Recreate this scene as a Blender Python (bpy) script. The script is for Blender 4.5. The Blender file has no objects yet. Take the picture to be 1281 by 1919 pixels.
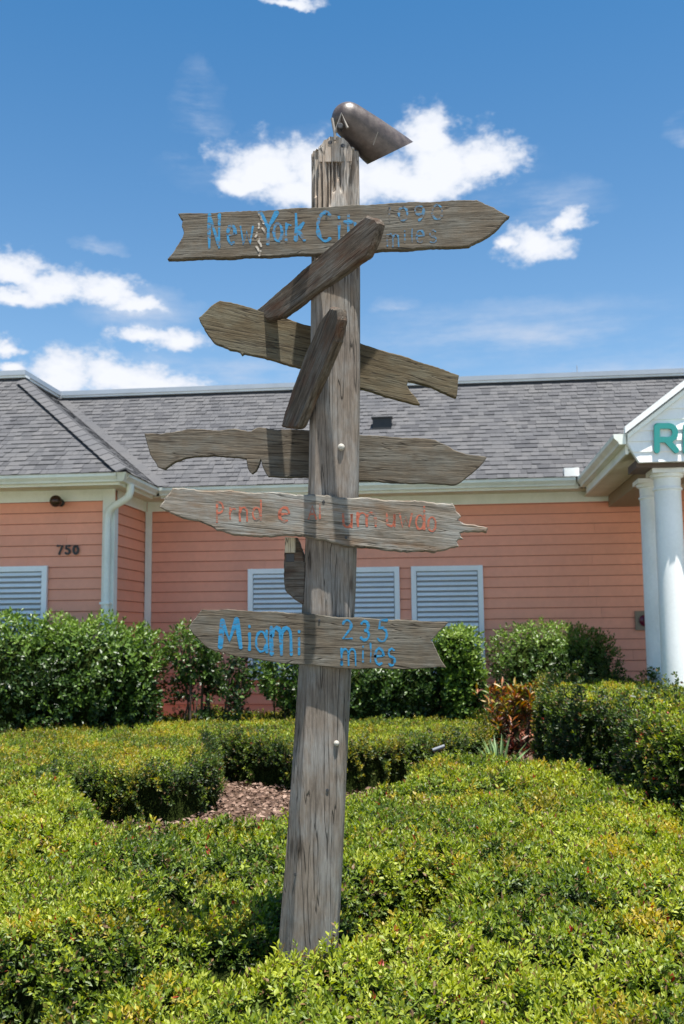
import bpy, math, random
import numpy as np
from mathutils import Vector, Matrix
random.seed(7); rng = np.random.default_rng(11)
scene = bpy.context.scene; COL = scene.collection
rad = math.radians
# ------------------------------------------------------------------ camera
W, H = 1281, 1919; F = 35/36*1919
CAM_Z = 1.6; PITCH = rad(6.74); ROLL = rad(.57); BROT = rad(6.2)
fw = np.array([0, math.cos(PITCH), math.sin(PITCH)]); rt = np.array([1., 0, 0]); up = np.cross(rt, fw)
rt2 = rt*math.cos(ROLL)-up*math.sin(ROLL); up2 = up*math.cos(ROLL)+rt*math.sin(ROLL)
cam = bpy.data.cameras.new('camera'); camo = bpy.data.objects.new('camera', cam); COL.objects.link(camo)
M = Matrix(((rt2[0], up2[0], -fw[0], 0), (rt2[1], up2[1], -fw[1], 0), (rt2[2], up2[2], -fw[2], CAM_Z), (0, 0, 0, 1)))
camo.matrix_world = M
cam.sensor_fit = 'VERTICAL'; cam.sensor_height = 36; cam.lens = 35; cam.clip_end = 3000
cam.dof.use_dof = True; cam.dof.focus_distance = 4.0; cam.dof.aperture_fstop = 5.0
scene.camera = camo
def ray(x, y): return fw+rt2*(x-W/2)/F-up2*(y-H/2)/F
# ------------------------------------------------------------------ light
ZEN_L, ZEN_F = .11, .205                      # sun comes from the right and from the camera side, very high
sdir = Vector((ZEN_L, -ZEN_F, 1)).normalized()
SUN_EL = math.asin(sdir.z); SUN_AZ = math.atan2(sdir.x, sdir.y)
world = bpy.data.worlds.new("World"); scene.world = world; world.use_nodes = True
wn, wl = world.node_tree.nodes, world.node_tree.links
wn.clear()
sun = bpy.data.lights.new('sun', 'SUN'); sun.energy = 5.0; sun.angle = rad(.53); sun.color = (1, .955, .88)
suno = bpy.data.objects.new('sun', sun); COL.objects.link(suno); suno.location = (2, -4, 20)
suno.rotation_euler = sdir.to_track_quat('Z', 'Y').to_euler()
vs = scene.view_settings; vs.view_transform = 'Standard'; vs.look = 'None'; vs.gamma = 1; vs.exposure = 1.27
try: vs.use_curve_mapping = False
except Exception: pass

def world_sky():
    def nd(t, **k):
        n = wn.new(t)
        for a, b in k.items(): setattr(n, a, b)
        return n
    def math_(op, a, b=None, c=None, clamp=False):
        n = nd('ShaderNodeMath', operation=op, use_clamp=clamp)
        for i, v in enumerate((a, b, c)):
            if v is None: continue
            if isinstance(v, (int, float)): n.inputs[i].default_value = v
            else: wl.new(v, n.inputs[i])
        return n.outputs[0]
    def vm(op, a, b=None):
        n = nd('ShaderNodeVectorMath', operation=op)
        for i, v in enumerate((a, b)):
            if v is None: continue
            if isinstance(v, tuple): n.inputs[i].default_value = v
            else: wl.new(v, n.inputs[i])
        return n
    sky = nd('ShaderNodeTexSky', sky_type='NISHITA', sun_disc=False, sun_elevation=SUN_EL, sun_rotation=SUN_AZ)
    sky.air_density = 1.0; sky.dust_density = .35; sky.ozone_density = 3.0; sky.altitude = 0
    tc = nd('ShaderNodeTexCoord')
    nrm = vm('NORMALIZE', tc.outputs['Generated'])
    sep = nd('ShaderNodeSeparateXYZ'); wl.new(nrm.outputs[0], sep.inputs[0])
    az = math_('ARCTAN2', sep.outputs[0], sep.outputs[1]); el = math_('ARCSINE', sep.outputs[2])
    comb = nd('ShaderNodeCombineXYZ'); wl.new(az, comb.inputs[0]); wl.new(el, comb.inputs[1])
    def noise(scale, detail, rough, loc=(0, 0, 0), sy=1.6):
        mp = vm('MULTIPLY', comb.outputs[0], (scale, scale*sy, 1)); ad = vm('ADD', mp.outputs[0], loc)
        n = nd('ShaderNodeTexNoise'); n.inputs['Scale'].default_value = 1; n.inputs['Detail'].default_value = detail
        n.inputs['Roughness'].default_value = rough; wl.new(ad.outputs[0], n.inputs['Vector']); return n.outputs[0]
    n1 = noise(22, 7, .62); n2 = noise(70, 5, .6, (3, 1, 0)); n3 = noise(9, 4, .5, (8, 2, 1))
    fb = math_('ADD', math_('MULTIPLY', math_('SUBTRACT', n1, .5), 1.7), math_('MULTIPLY', math_('SUBTRACT', n2, .5), .40))
    wn_ = nd('ShaderNodeTexNoise'); wn_.inputs['Scale'].default_value = 1; wn_.inputs['Detail'].default_value = 5; wn_.inputs['Roughness'].default_value = .6
    wl.new(vm('MULTIPLY', comb.outputs[0], (26, 38, 1)).outputs[0], wn_.inputs['Vector'])
    warp = vm('ADD', comb.outputs[0], vm('MULTIPLY', vm('SUBTRACT', wn_.outputs['Color'], (.5, .5, .5)).outputs[0], (.045, .030, 0)).outputs[0])
    # the cumulus lobes: (px, py, rx, ry)
    L = [(505, 322, 105, 52), (590, 325, 70, 60), (620, 345, 120, 50), (800, 262, 62, 52), (830, 320, 120, 60), (905, 305, 72, 40), (740, 340, 100, 55),
         (1010, 462, 62, 42), (1060, 425, 36, 26), (955, 455, 26, 16),
         (20, 515, 62, 34), (110, 545, 95, 34), (205, 552, 60, 34), (255, 580, 55, 18),
         (270, 630, 52, 24), (335, 645, 52, 26), (12, 655, 36, 16), (18, 690, 30, 14),
         (120, 715, 75, 46), (220, 715, 90, 50), (310, 735, 75, 38), (75, 730, 50, 28), (225, 758, 210, 30),
         (540, 4, 60, 12), (20, 560, 60, 22)]
    L = [(a, b_, rx*1.22, ry*1.28) for a, b_, rx, ry in L]
    L += [(590, 360, 190, 60), (790, 345, 160, 62), (460, 350, 70, 34)]
    fmax = None
    def sph(px, py):
        d = ray(px, py); d = d/np.linalg.norm(d); return math.atan2(d[0], d[1]), math.asin(d[2])
    def lobe(px, py, rx, ry):
        a, e = sph(px, py)
        s = vm('SUBTRACT', warp.outputs[0], (a, e, 0)); sy_ = nd('ShaderNodeSeparateXYZ'); wl.new(s.outputs[0], sy_.inputs[0]); cy_ = nd('ShaderNodeCombineXYZ'); wl.new(sy_.outputs[0], cy_.inputs[0]); wl.new(math_('MAXIMUM', sy_.outputs[1], math_('MULTIPLY', sy_.outputs[1], -1.7)), cy_.inputs[1])
        m = vm('MULTIPLY', cy_.outputs[0], (F/rx, F/ry, 0)); l = vm('LENGTH', m.outputs[0])
        return math_('SUBTRACT', 1, l.outputs['Value'])
    for t in L:
        v = lobe(*t); fmax = v if fmax is None else math_('MAXIMUM', fmax, v)
    dens = nd('ShaderNodeMapRange', interpolation_type='SMOOTHSTEP')
    wl.new(math_('ADD', fmax, math_('MULTIPLY', fb, 1.05)), dens.inputs[0]); dens.inputs[1].default_value = -.10; dens.inputs[2].default_value = .52
    # scattered cumulus elsewhere in the sky
    ge = math_('ADD', n3, math_('MULTIPLY', fb, .14))
    far = nd('ShaderNodeMapRange', interpolation_type='SMOOTHSTEP'); wl.new(ge, far.inputs[0]); far.inputs[1].default_value = .58; far.inputs[2].default_value = .72
    out = nd('ShaderNodeMapRange', interpolation_type='SMOOTHSTEP'); wl.new(math_('ABSOLUTE', az), out.inputs[0]); out.inputs[1].default_value = .45; out.inputs[2].default_value = .6
    hi = nd('ShaderNodeMapRange', interpolation_type='SMOOTHSTEP'); wl.new(el, hi.inputs[0]); hi.inputs[1].default_value = .68; hi.inputs[2].default_value = .8
    farc = math_('MULTIPLY', far.outputs[0], math_('MAXIMUM', out.outputs[0], hi.outputs[0]))
    # thin veils of high cloud
    nv = noise(6, 6, .62, (1.5, 4, 2), 4.5)
    veil = None
    for t in [(980, 640, 430, 85), (1180, 705, 330, 60), (430, 700, 330, 55), (372, 225, 60, 110), (185, 462, 60, 22), (360, 300, 60, 30), (1281, 250, 45, 45), (740, 575, 60, 25), (260, 590, 130, 60), (1010, 390, 150, 60), (660, 330, 400, 90)]:
        v = math_('MAXIMUM', lobe(*t), 0); veil = v if veil is None else math_('MAXIMUM', veil, v)
    vr = nd('ShaderNodeMapRange', interpolation_type='SMOOTHSTEP'); wl.new(math_('ADD', nv, math_('MULTIPLY', fb, .12)), vr.inputs[0]); vr.inputs[1].default_value = .33; vr.inputs[2].default_value = .78
    veilf = math_('MULTIPLY', math_('MULTIPLY', vr.outputs[0], math_('POWER', veil, .9)), 1.05)
    fac = math_('MAXIMUM', math_('MAXIMUM', dens.outputs[0], farc), veilf, clamp=True)
    # cloud tone
    tone = nd('ShaderNodeMapRange'); wl.new(math_('ADD', fmax, math_('MULTIPLY', fb, .8)), tone.inputs[0]); tone.inputs[1].default_value = -.1; tone.inputs[2].default_value = .7
    mixc = nd('ShaderNodeMix', data_type='RGBA'); wl.new(tone.outputs[0], mixc.inputs[0])
    mixc.inputs[6].default_value = (3.3, 3.8, 4.7, 1); mixc.inputs[7].default_value = (5.2, 5.35, 5.7, 1)
    mix = nd('ShaderNodeMix', data_type='RGBA'); wl.new(fac, mix.inputs[0])
    hs = nd('ShaderNodeHueSaturation'); hs.inputs['Saturation'].default_value = 1.18; hs.inputs['Value'].default_value = SKYV; wl.new(sky.outputs[0], hs.inputs['Color'])
    er = nd('ShaderNodeMapRange'); wl.new(el, er.inputs[0]); er.inputs[1].default_value = .28; er.inputs[2].default_value = .60
    em = nd('ShaderNodeMix', data_type='RGBA'); wl.new(er.outputs[0], em.inputs[0]); em.inputs[6].default_value = (1.10, 1.04, .94, 1); em.inputs[7].default_value = (.58, .885, .90, 1)
    mm = nd('ShaderNodeMix', data_type='RGBA', blend_type='MULTIPLY'); mm.inputs[0].default_value = 1; wl.new(hs.outputs[0], mm.inputs[6]); wl.new(em.outputs[2], mm.inputs[7])
    wl.new(mm.outputs[2], mix.inputs[6]); wl.new(mixc.outputs[2], mix.inputs[7])
    bg = nd('ShaderNodeBackground'); bg.inputs[1].default_value = .075; wl.new(mix.outputs[2], bg.inputs[0])
    o = nd('ShaderNodeOutputWorld'); wl.new(bg.outputs[0], o.inputs[0])
SKYV = 1.0
world_sky()
scene.render.engine = 'CYCLES'

# ------------------------------------------------------------------ helpers
def link(o, parent=None):
    COL.objects.link(o)
    if parent is not None: o.parent = parent
    return o
def tag(o, label=None, cat=None, group=None, kind=None):
    if label: o['label'] = label
    if cat: o['category'] = cat
    if group: o['group'] = group
    if kind: o['kind'] = kind
    return o
def empty(name, loc, label, cat, group=None, rz=0):
    o = bpy.data.objects.new(name, None); o.location = loc; o.rotation_euler = (0, 0, rz); o.empty_display_size = .2
    link(o); return tag(o, label, cat, group)
class MB:
    def __init__(s): s.v = []; s.f = []; s.t = []
    def add(s, vs_, fs, t=0):
        n = len(s.v); s.v += [tuple(p) for p in vs_]; s.f += [tuple(i+n for i in f) for f in fs]; s.t += [t]*len(vs_)
    def box(s, a, b, t=0):
        (x0, y0, z0), (x1, y1, z1) = a, b
        s.add([(x0, y0, z0), (x1, y0, z0), (x1, y1, z0), (x0, y1, z0), (x0, y0, z1), (x1, y0, z1), (x1, y1, z1), (x0, y1, z1)],
              [(0, 3, 2, 1), (4, 5, 6, 7), (0, 1, 5, 4), (1, 2, 6, 5), (2, 3, 7, 6), (3, 0, 4, 7)], t)
    def prism(s, pts, d):                       # closed planar loop extruded by vector d
        n = len(pts); p = [Vector(q) for q in pts]; d = Vector(d); q = [a+d for a in p]
        s.add(p+q, [tuple(range(n))[::-1], tuple(range(n, 2*n))]+[(i, (i+1) % n, (i+1) % n+n, i+n) for i in range(n)])
    def tube(s, path, r, seg=10, cap=True, rr=None):
        path = [Vector(p) for p in path]; rings = []; n0 = None
        for i, p in enumerate(path):
            d = (path[min(i+1, len(path)-1)]-path[max(i-1, 0)]).normalized()
            if n0 is None: n0 = d.orthogonal().normalized()
            n0 = (n0-d*n0.dot(d)).normalized(); b = d.cross(n0); R = (rr[i] if rr else r)
            rings.append([p+(n0*math.cos(2*math.pi*k/seg)+b*math.sin(2*math.pi*k/seg))*R for k in range(seg)])
        v = [p for g in rings for p in g]; f = []
        for i in range(len(path)-1):
            for k in range(seg): f.append((i*seg+k, i*seg+(k+1) % seg, (i+1)*seg+(k+1) % seg, (i+1)*seg+k))
        if cap: f += [tuple(range(seg))[::-1], tuple(range((len(path)-1)*seg, len(path)*seg))]
        s.add(v, f)
    def lathe(s, c, axis, prof, seg=32, cap=True):   # prof: (t along axis, radius)
        a = Vector(axis).normalized(); n0 = a.orthogonal().normalized(); b = a.cross(n0); c = Vector(c)
        v = [c+a*t+(n0*math.cos(2*math.pi*k/seg)+b*math.sin(2*math.pi*k/seg))*r for t, r in prof for k in range(seg)]; f = []
        for i in range(len(prof)-1):
            for k in range(seg): f.append((i*seg+k, i*seg+(k+1) % seg, (i+1)*seg+(k+1) % seg, (i+1)*seg+k))
        if cap: f += [tuple(range(seg))[::-1], tuple(range((len(prof)-1)*seg, len(prof)*seg))]
        s.add(v, f)
    def mesh(s, name, mat, smooth=False, off=None):
        m = bpy.data.meshes.new(name); v = s.v
        if off is not None: v = [(a[0]-off[0], a[1]-off[1], a[2]-off[2]) for a in v]
        m.from_pydata(v, [], s.f); m.update()
        if mat: m.materials.append(mat)
        if smooth:
            m.polygons.foreach_set('use_smooth', [True]*len(m.polygons))
            try: m.set_sharp_from_angle(angle=rad(40))
            except Exception: pass
        if any(s.t):
            a = m.attributes.new('tint', 'FLOAT', 'POINT'); a.data.foreach_set('value', s.t)
        return m
    def build(s, name, mat, parent=None, smooth=False, off=None, loc=None):
        o = bpy.data.objects.new(name, s.mesh(name, mat, smooth, off))
        if loc is not None: o.location = loc
        return link(o, parent)
# numpy value noise
_tab = rng.random((256, 256))
def vn(x, y, s=0):
    x = np.asarray(x, float)+s*17.3+500; y = np.asarray(y, float)+s*9.1+500
    xi = np.floor(x).astype(int); yi = np.floor(y).astype(int); fx = x-xi; fy = y-yi
    fx = fx*fx*(3-2*fx); fy = fy*fy*(3-2*fy)
    g = lambda i, j: _tab[(i) & 255, (j) & 255]
    return (g(xi, yi)*(1-fx)+g(xi+1, yi)*fx)*(1-fy)+(g(xi, yi+1)*(1-fx)+g(xi+1, yi+1)*fx)*fy
def fbm(x, y, s=0, o=4):
    a = 0; w = .5; t = 0
    for i in range(o): a = a+w*vn(x*2**i, y*2**i, s+i); t += w; w *= .5
    return a/t-.5
# ------------------------------------------------------------------ materials
def mat(name, col=(.5, .5, .5), rough=.6, metal=0, spec=None):
    m = bpy.data.materials.new(name); m.use_nodes = True; b = m.node_tree.nodes['Principled BSDF']
    b.inputs['Base Color'].default_value = (*col, 1); b.inputs['Roughness'].default_value = rough; b.inputs['Metallic'].default_value = metal
    if spec is not None: b.inputs['Specular IOR Level'].default_value = spec
    return m
class NT:
    def __init__(s, m): s.n = m.node_tree.nodes; s.l = m.node_tree.links; s.b = s.n['Principled BSDF']
    def node(s, t, **k):
        n = s.n.new(t)
        for a, b in k.items(): setattr(n, a, b)
        return n
    def set(s, inp, v):
        if hasattr(v, 'is_output') or hasattr(v, 'links'): s.l.new(v, inp)
        else: inp.default_value = v
    def noise(s, vec, scale, detail=4, rough=.5, dist=0):
        n = s.node('ShaderNodeTexNoise'); n.inputs['Scale'].default_value = scale; n.inputs['Detail'].default_value = detail; n.inputs['Roughness'].default_value = rough
        n.inputs['Distortion'].default_value = dist
        s.l.new(vec, n.inputs['Vector']); return n.outputs[0]
    def scale(s, vec, sc, loc=(0, 0, 0)):
        n = s.node('ShaderNodeMapping'); n.inputs['Scale'].default_value = sc; n.inputs['Location'].default_value = loc; s.l.new(vec, n.inputs[0]); return n.outputs[0]
    def ramp(s, f, stops, interp='LINEAR'):
        n = s.node('ShaderNodeValToRGB'); n.color_ramp.interpolation = interp; e = n.color_ramp.elements
        while len(e) < len(stops): e.new(.5)
        for el_, (p, c) in zip(e, stops):
            el_.position = p; el_.color = (*c, 1) if len(c) == 3 else c
        s.l.new(f, n.inputs[0]); return n.outputs[0]
    def mix(s, f, a, b, mode='MIX'):
        n = s.node('ShaderNodeMix', data_type='RGBA', blend_type=mode)
        for i, v in ((0, f), (6, a), (7, b)):
            if isinstance(v, tuple) and len(v) == 3: v = (*v, 1)
            s.set(n.inputs[i], v)
        return n.outputs[2]
    def m(s, op, a, b=0., c=None, clamp=False):
        n = s.node('ShaderNodeMath', operation=op, use_clamp=clamp)
        for i, v in enumerate((a, b, c)):
            if v is not None: s.set(n.inputs[i], v)
        return n.outputs[0]
    def bump(s, h, strength, dist, prev=None):
        n = s.node('ShaderNodeBump'); n.inputs['Strength'].default_value = strength; n.inputs['Distance'].default_value = dist
        s.l.new(h, n.inputs['Height'])
        if prev is not None: s.l.new(prev, n.inputs['Normal'])
        return n.outputs[0]
    def objc(s): return s.node('ShaderNodeTexCoord').outputs['Object']
    def rnd(s): return s.node('ShaderNodeObjectInfo').outputs['Random']
def wood(name, axis=0, cols=((.036, .031, .025), (.103, .090, .073), (.202, .182, .153)), stain=None, seed=0.):
    m = mat(name, rough=.92, spec=.18); t = NT(m); oc = t.objc()
    def st(a, b): v = [b, b, b]; v[axis] = a; return tuple(v)
    loc = (seed*3.1, seed*1.7, seed)
    warp = t.noise(t.scale(oc, st(2.2, 7), loc), 1, 3)
    grain = t.noise(t.scale(oc, st(4.2, 66), loc), 1, 7, .66, 1.0)
    fine = t.noise(t.scale(oc, st(17, 230), loc), 1, 4, .7)
    blot = t.noise(t.scale(oc, st(5, 9), loc), 1, 6, .68)
    v = t.m('ADD', t.m('MULTIPLY', grain, .46), t.m('ADD', t.m('MULTIPLY', fine, .30), t.m('MULTIPLY', blot, .34)))
    c = t.ramp(v, [(.37, cols[0]), (.54, cols[1]), (.74, cols[2])])
    tn = t.ramp(blot, [(.44, (1.12, .98, .80)), (.60, (.92, 1.0, 1.02))])
    c = t.mix(.55, c, tn, 'MULTIPLY')
    kn = t.node('ShaderNodeTexVoronoi'); kn.inputs['Scale'].default_value = 1; t.l.new(t.scale(oc, st(3.2, 7.5), loc), kn.inputs['Vector'])
    kd = t.m('ADD', kn.outputs['Distance'], t.m('MULTIPLY', t.m('SUBTRACT', fine, .5), .12)); km = t.ramp(kd, [(.06, (1, 1, 1)), (.15, (0, 0, 0))])
    c = t.mix(t.m('MULTIPLY', km, .6), c, (.03, .022, .017))
    crk = t.noise(t.scale(oc, st(1.1, 26), (seed+5, 2, 1)), 1, 3, .5, .6)
    cm = t.ramp(t.m('ABSOLUTE', t.m('SUBTRACT', crk, .5)), [(.0, (1, 1, 1)), (.014, (0, 0, 0))])
    c = t.mix(t.m('MULTIPLY', cm, .8), c, (.02, .017, .014))
    if stain:
        sm = t.ramp(t.noise(t.scale(oc, st(5, 16), (seed, 9, 3)), 1, 5, .65), [(.50, (0, 0, 0)), (.66, (1, 1, 1))])
        c = t.mix(t.m('MULTIPLY', sm, .6), c, stain)
    t.l.new(c, t.b.inputs['Base Color'])
    h = t.m('SUBTRACT', t.m('ADD', t.m('MULTIPLY', grain, .8), t.m('MULTIPLY', fine, .45)), t.m('MULTIPLY', cm, .8))
    t.l.new(t.bump(h, .9, .0035, t.bump(warp, .4, .015)), t.b.inputs['Normal'])
    return m
def paint(name, col, wear=.5, under=(.105, .088, .068), sc=60):
    m = mat(name, rough=.75, spec=.25); t = NT(m); oc = t.objc()
    n = t.noise(t.scale(oc, (sc*.35, sc, sc)), 1, 6, .7); n2 = t.noise(oc, 9, 4, .6)
    f = t.ramp(t.m('ADD', n, t.m('MULTIPLY', t.m('SUBTRACT', n2, .5), .6)), [(wear-.07, (0, 0, 0)), (wear+.07, (1, 1, 1))])
    v = t.noise(oc, 30, 3)
    cc = t.mix(v, tuple(c*.72 for c in col), tuple(min(1, c*1.25+.02) for c in col))
    t.l.new(t.mix(f, under, cc), t.b.inputs['Base Color'])
    t.l.new(t.bump(n, .6, .004), t.b.inputs['Normal'])
    return m
def painted(name, col, dirt=.25, rough=.5, sc=3, objrnd=.06, dcol=(.25, .24, .2), wv=None):
    m = mat(name, rough=rough); t = NT(m); oc = t.objc(); geo = t.node('ShaderNodeNewGeometry').outputs['Position']
    n = t.noise(t.scale(geo, (sc, sc, sc*.5)), 1, 6, .62); n2 = t.noise(geo, sc*14, 3, .6)
    r = t.m('SUBTRACT', t.rnd(), .5)
    c = t.mix(t.ramp(n, [(.42, (0, 0, 0)), (.75, (dirt, dirt, dirt))]), col, dcol)
    val = t.m('ADD', t.m('ADD', 1.0, t.m('MULTIPLY', r, objrnd*2)), t.m('MULTIPLY', t.m('SUBTRACT', n2, .5), .14))
    c = t.mix(1.0, c, t.node('ShaderNodeCombineColor').outputs[0], 'MULTIPLY') if False else c
    hsv = t.node('ShaderNodeHueSaturation'); t.l.new(val, hsv.inputs['Value']); t.l.new(c, hsv.inputs['Color'])
    t.l.new(hsv.outputs[0], t.b.inputs['Base Color'])
    t.l.new(t.bump(n2, .25, .003), t.b.inputs['Normal'])
    return m
def leafmat(name, gloss=.42, trans=.32):
    m = mat(name, rough=gloss, spec=.45); t = NT(m)
    a = t.node('ShaderNodeAttribute', attribute_name='col').outputs['Color']
    t.l.new(a, t.b.inputs['Base Color'])
    tr = t.node('ShaderNodeBsdfTranslucent'); hs = t.node('ShaderNodeHueSaturation'); hs.inputs['Value'].default_value = 1.5; hs.inputs['Saturation'].default_value = 1.1
    t.l.new(a, hs.inputs['Color']); t.l.new(hs.outputs[0], tr.inputs[0])
    mx = t.node('ShaderNodeMixShader'); mx.inputs[0].default_value = trans
    t.l.new(t.b.outputs[0], mx.inputs[1]); t.l.new(tr.outputs[0], mx.inputs[2])
    t.l.new(mx.outputs[0], t.n['Material Output'].inputs[0]); return m
M_LEAF = leafmat('leaf', .5, .34); M_LEAFG = leafmat('glossy_leaf', .42, .22)
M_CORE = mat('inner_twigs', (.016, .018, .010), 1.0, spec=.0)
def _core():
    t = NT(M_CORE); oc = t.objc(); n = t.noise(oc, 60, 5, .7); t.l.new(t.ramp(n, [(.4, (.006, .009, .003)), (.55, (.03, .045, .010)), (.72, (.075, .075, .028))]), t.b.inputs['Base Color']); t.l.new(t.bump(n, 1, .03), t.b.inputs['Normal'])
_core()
M_TWIG = mat('twig_bark', (.09, .065, .045), .9)
M_SIDE = painted('coral_siding', (.88, .365, .235), .5, .55, .9, .05, (.60, .27, .19))
M_WALL = mat('wall_sheathing', (.42, .18, .125), .9)
M_TRIM = painted('trim_paint', (.84, .86, .80), .3, .5, 2.5, .02, (.46, .48, .40))
M_WHITE = painted('white_paint', (.86, .87, .86), .45, .45, 2.2, .03, (.55, .55, .5))
M_SHUT = painted('shutter_metal', (.84, .87, .90), .2, .45, 4, .05, (.5, .52, .5))
M_GUT = painted('gutter_metal', (.82, .85, .78), .35, .4, 3, .02, (.34, .36, .28))
M_COPE = painted('coping_metal', (.34, .38, .43), .3, .4, 2, .02, (.2, .22, .24))
M_SOFF = painted('soffit_panel', (.72, .70, .58), .3, .7, 3, .02, (.26, .24, .17))
M_DARK = mat('black_metal', (.02, .02, .022), .5)
M_BRONZE = mat('bronze_globe', (.06, .03, .02), .25, .4)
M_TEAL = painted('teal_letter', (.02, .24, .22), .1, .45, 6, .0, (.05, .2, .2))
M_BLACKL = mat('black_number', (.025, .022, .022), .45)
M_BELL = mat('maroon_bell', (.12, .012, .03), .3)
M_PLATE = mat('tan_plate', (.22, .18, .13), .6)
def shingle_mat():
    m = mat('grey_shingle', rough=.95, spec=.15); t = NT(m); geo = t.node('ShaderNodeNewGeometry').outputs['Position']
    at = t.node('ShaderNodeAttribute', attribute_name='tint').outputs['Fac']
    r = t.m('FRACT', t.m('ADD', t.m('MULTIPLY', t.rnd(), 7.31), at))
    c = t.ramp(r, [(0, (.064, .065, .070)), (.25, (.082, .083, .088)), (.5, (.091, .092, .097)), (1, (.102, .102, .106))])
    g = t.noise(geo, 160, 3, .8); g2 = t.noise(geo, 1.3, 4, .6)
    c = t.mix(.55, c, t.ramp(g, [(.3, (.55, .55, .55)), (.7, (1.35, 1.35, 1.35))]), 'MULTIPLY')
    c = t.mix(.5, c, t.ramp(g2, [(.35, (.82, .82, .86)), (.65, (1.12, 1.08, 1.05))]), 'MULTIPLY')
    t.l.new(c, t.b.inputs['Base Color']); t.l.new(t.bump(g, .5, .004), t.b.inputs['Normal']); return m
M_SHIN = shingle_mat()
def soil_mat():
    m = mat('soil_and_bark', rough=.95, spec=.1); t = NT(m); oc = t.objc()
    n = t.noise(oc, 18, 6, .7); n2 = t.noise(oc, 2, 4)
    c = t.ramp(n, [(.3, (.035, .022, .015)), (.5, (.10, .062, .044)), (.7, (.20, .14, .105))])
    t.l.new(c, t.b.inputs['Base Color']); t.l.new(t.bump(n, 1, .03), t.b.inputs['Normal']); return m
M_SOIL = soil_mat()
def lawn_mat():
    m = mat('lawn', rough=.95, spec=.1); t = NT(m); oc = t.objc(); n = t.noise(oc, 3, 8, .7)
    t.l.new(t.ramp(n, [(.3, (.03, .055, .015)), (.7, (.085, .115, .03))]), t.b.inputs['Base Color']); return m

# ------------------------------------------------------------------ ground
g = MB(); S = 900
g.add([(-S, -S, -.02), (S, -S, -.02), (S, S, -.02), (-S, S, -.02)], [(0, 1, 2, 3)])
tag(g.build('ground', lawn_mat()), kind='structure')
g = MB(); nx, ny = 60, 60
vv = [(-9+18*i/nx, -1+17*j/ny, .0+.02*float(fbm(i*.7, j*.7, 3))) for j in range(ny+1) for i in range(nx+1)]
g.add(vv, [(j*(nx+1)+i, j*(nx+1)+i+1, (j+1)*(nx+1)+i+1, (j+1)*(nx+1)+i) for j in range(ny) for i in range(nx)])
tag(g.build('planting_bed', M_SOIL, smooth=True), kind='structure')

g = MB(); cm = painted('concrete', (.36, .345, .32), .4, .85, .8, 0, (.36, .34, .31)); g.box((-60, -60, -.10), (60, 1.2, .03))  # unseen light concrete, added to bounce sunlight into the shaded fronts
tag(g.build('bounce_pavement', cm), kind='structure')
g = MB(); g.box((4.6, 1.25, -.10), (7.4, 11.2, .025)); tag(g.build('bounce_walkway', cm), kind='structure')  # unseen concrete walk, added along with the forecourt for more bounce light
# ------------------------------------------------------------------ building (own frame, turned 6.2 degrees)
cb, sb = math.cos(BROT), math.sin(BROT)
RB = np.array([[cb, -sb, 0], [sb, cb, 0], [0, 0, 1]]); O = np.array([0, 0, CAM_Z])
def L(x, y, Y=None, Z=None, X=None):                 # photograph pixel -> point on a wall plane of the building frame
    d = RB@ray(x, y); o = RB@O
    t = (Y-o[1])/d[1] if Y is not None else ((Z-o[2])/d[2] if Z is not None else (X-o[0])/d[0])
    return o+d*t
BASE = np.array([-1., 15., 0.]); bw = RB.T@BASE
bld = empty('building', tuple(bw), 'low coral pink building with white trim, grey shingle roof and louvred shutters behind the hedges', 'building', rz=-BROT)
def bb(mb, name, mt, parent=bld, smooth=False, **k): return mb.build(name, mt, parent, smooth, off=BASE, **k)
YM, YW, XR = 15.0, 13.5, -4.72
EZ, OV, SL, RUN = 3.73, .70, .755, 2.70
TZ = EZ+SL*RUN
YE, YWE, XE = YM-OV, YW-OV, XR+.42
XL, XRT = -13.0, 13.0
# walls with real lap boards
EXPO = .155; TOPZ = 3.62
def wall(x0, x1, y, label=None, axis='x', lens=3.66):
    w = MB()
    if axis == 'x': w.box((x0, y, 0), (x1, y+.12, TOPZ))
    else: w.box((y-.12, x0, 0), (y, x1, TOPZ))
    wo = bb(w, 'wall', M_WALL)
    if label: wo['label'] = label
    n = int(TOPZ/EXPO); me = {}
    for k in range(n):
        z = TOPZ-.02-(k+1)*EXPO; x = x0; first = True
        while x < x1-.01:
            l = min(lens*(.35+.65*random.random()) if first else lens, x1-x); first = False
            if x1-x-l < .5: l = x1-x
            l = round(l, 3); key = l
            if key not in me:
                b = MB(); h = EXPO-.010; g_ = .0015
                if axis == 'x':
                    b.add([(g_, -.024, 0), (l-g_, -.024, 0), (l-g_, -.001, 0), (g_, -.001, 0), (g_, -.006, h), (l-g_, -.006, h), (l-g_, -.001, h), (g_, -.001, h)],
                          [(0, 3, 2, 1), (4, 5, 6, 7), (0, 1, 5, 4), (1, 2, 6, 5), (2, 3, 7, 6), (3, 0, 4, 7)])
                else:
                    b.add([(.024, g_, 0), (.024, l-g_, 0), (.001, l-g_, 0), (.001, g_, 0), (.006, g_, h), (.006, l-g_, h), (.001, l-g_, h), (.001, g_, h)],
                          [(0, 3, 2, 1), (4, 5, 6, 7), (0, 1, 5, 4), (1, 2, 6, 5), (2, 3, 7, 6), (3, 0, 4, 7)])
                me[key] = b.mesh('siding_board', M_SIDE)
            o = bpy.data.objects.new('siding_board', me[key])
            p = (x, y, z) if axis == 'x' else (y, x, z)
            o.location = (p[0]-BASE[0], p[1]-BASE[1], p[2]); link(o, wo); x += l
    return wo
wall(XR, 8.0, YM, 'long shaded coral lap siding wall with three shutters', lens=4.9)
wall(-8.6, XR, YW, 'projecting coral siding wall with the number 750')
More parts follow.
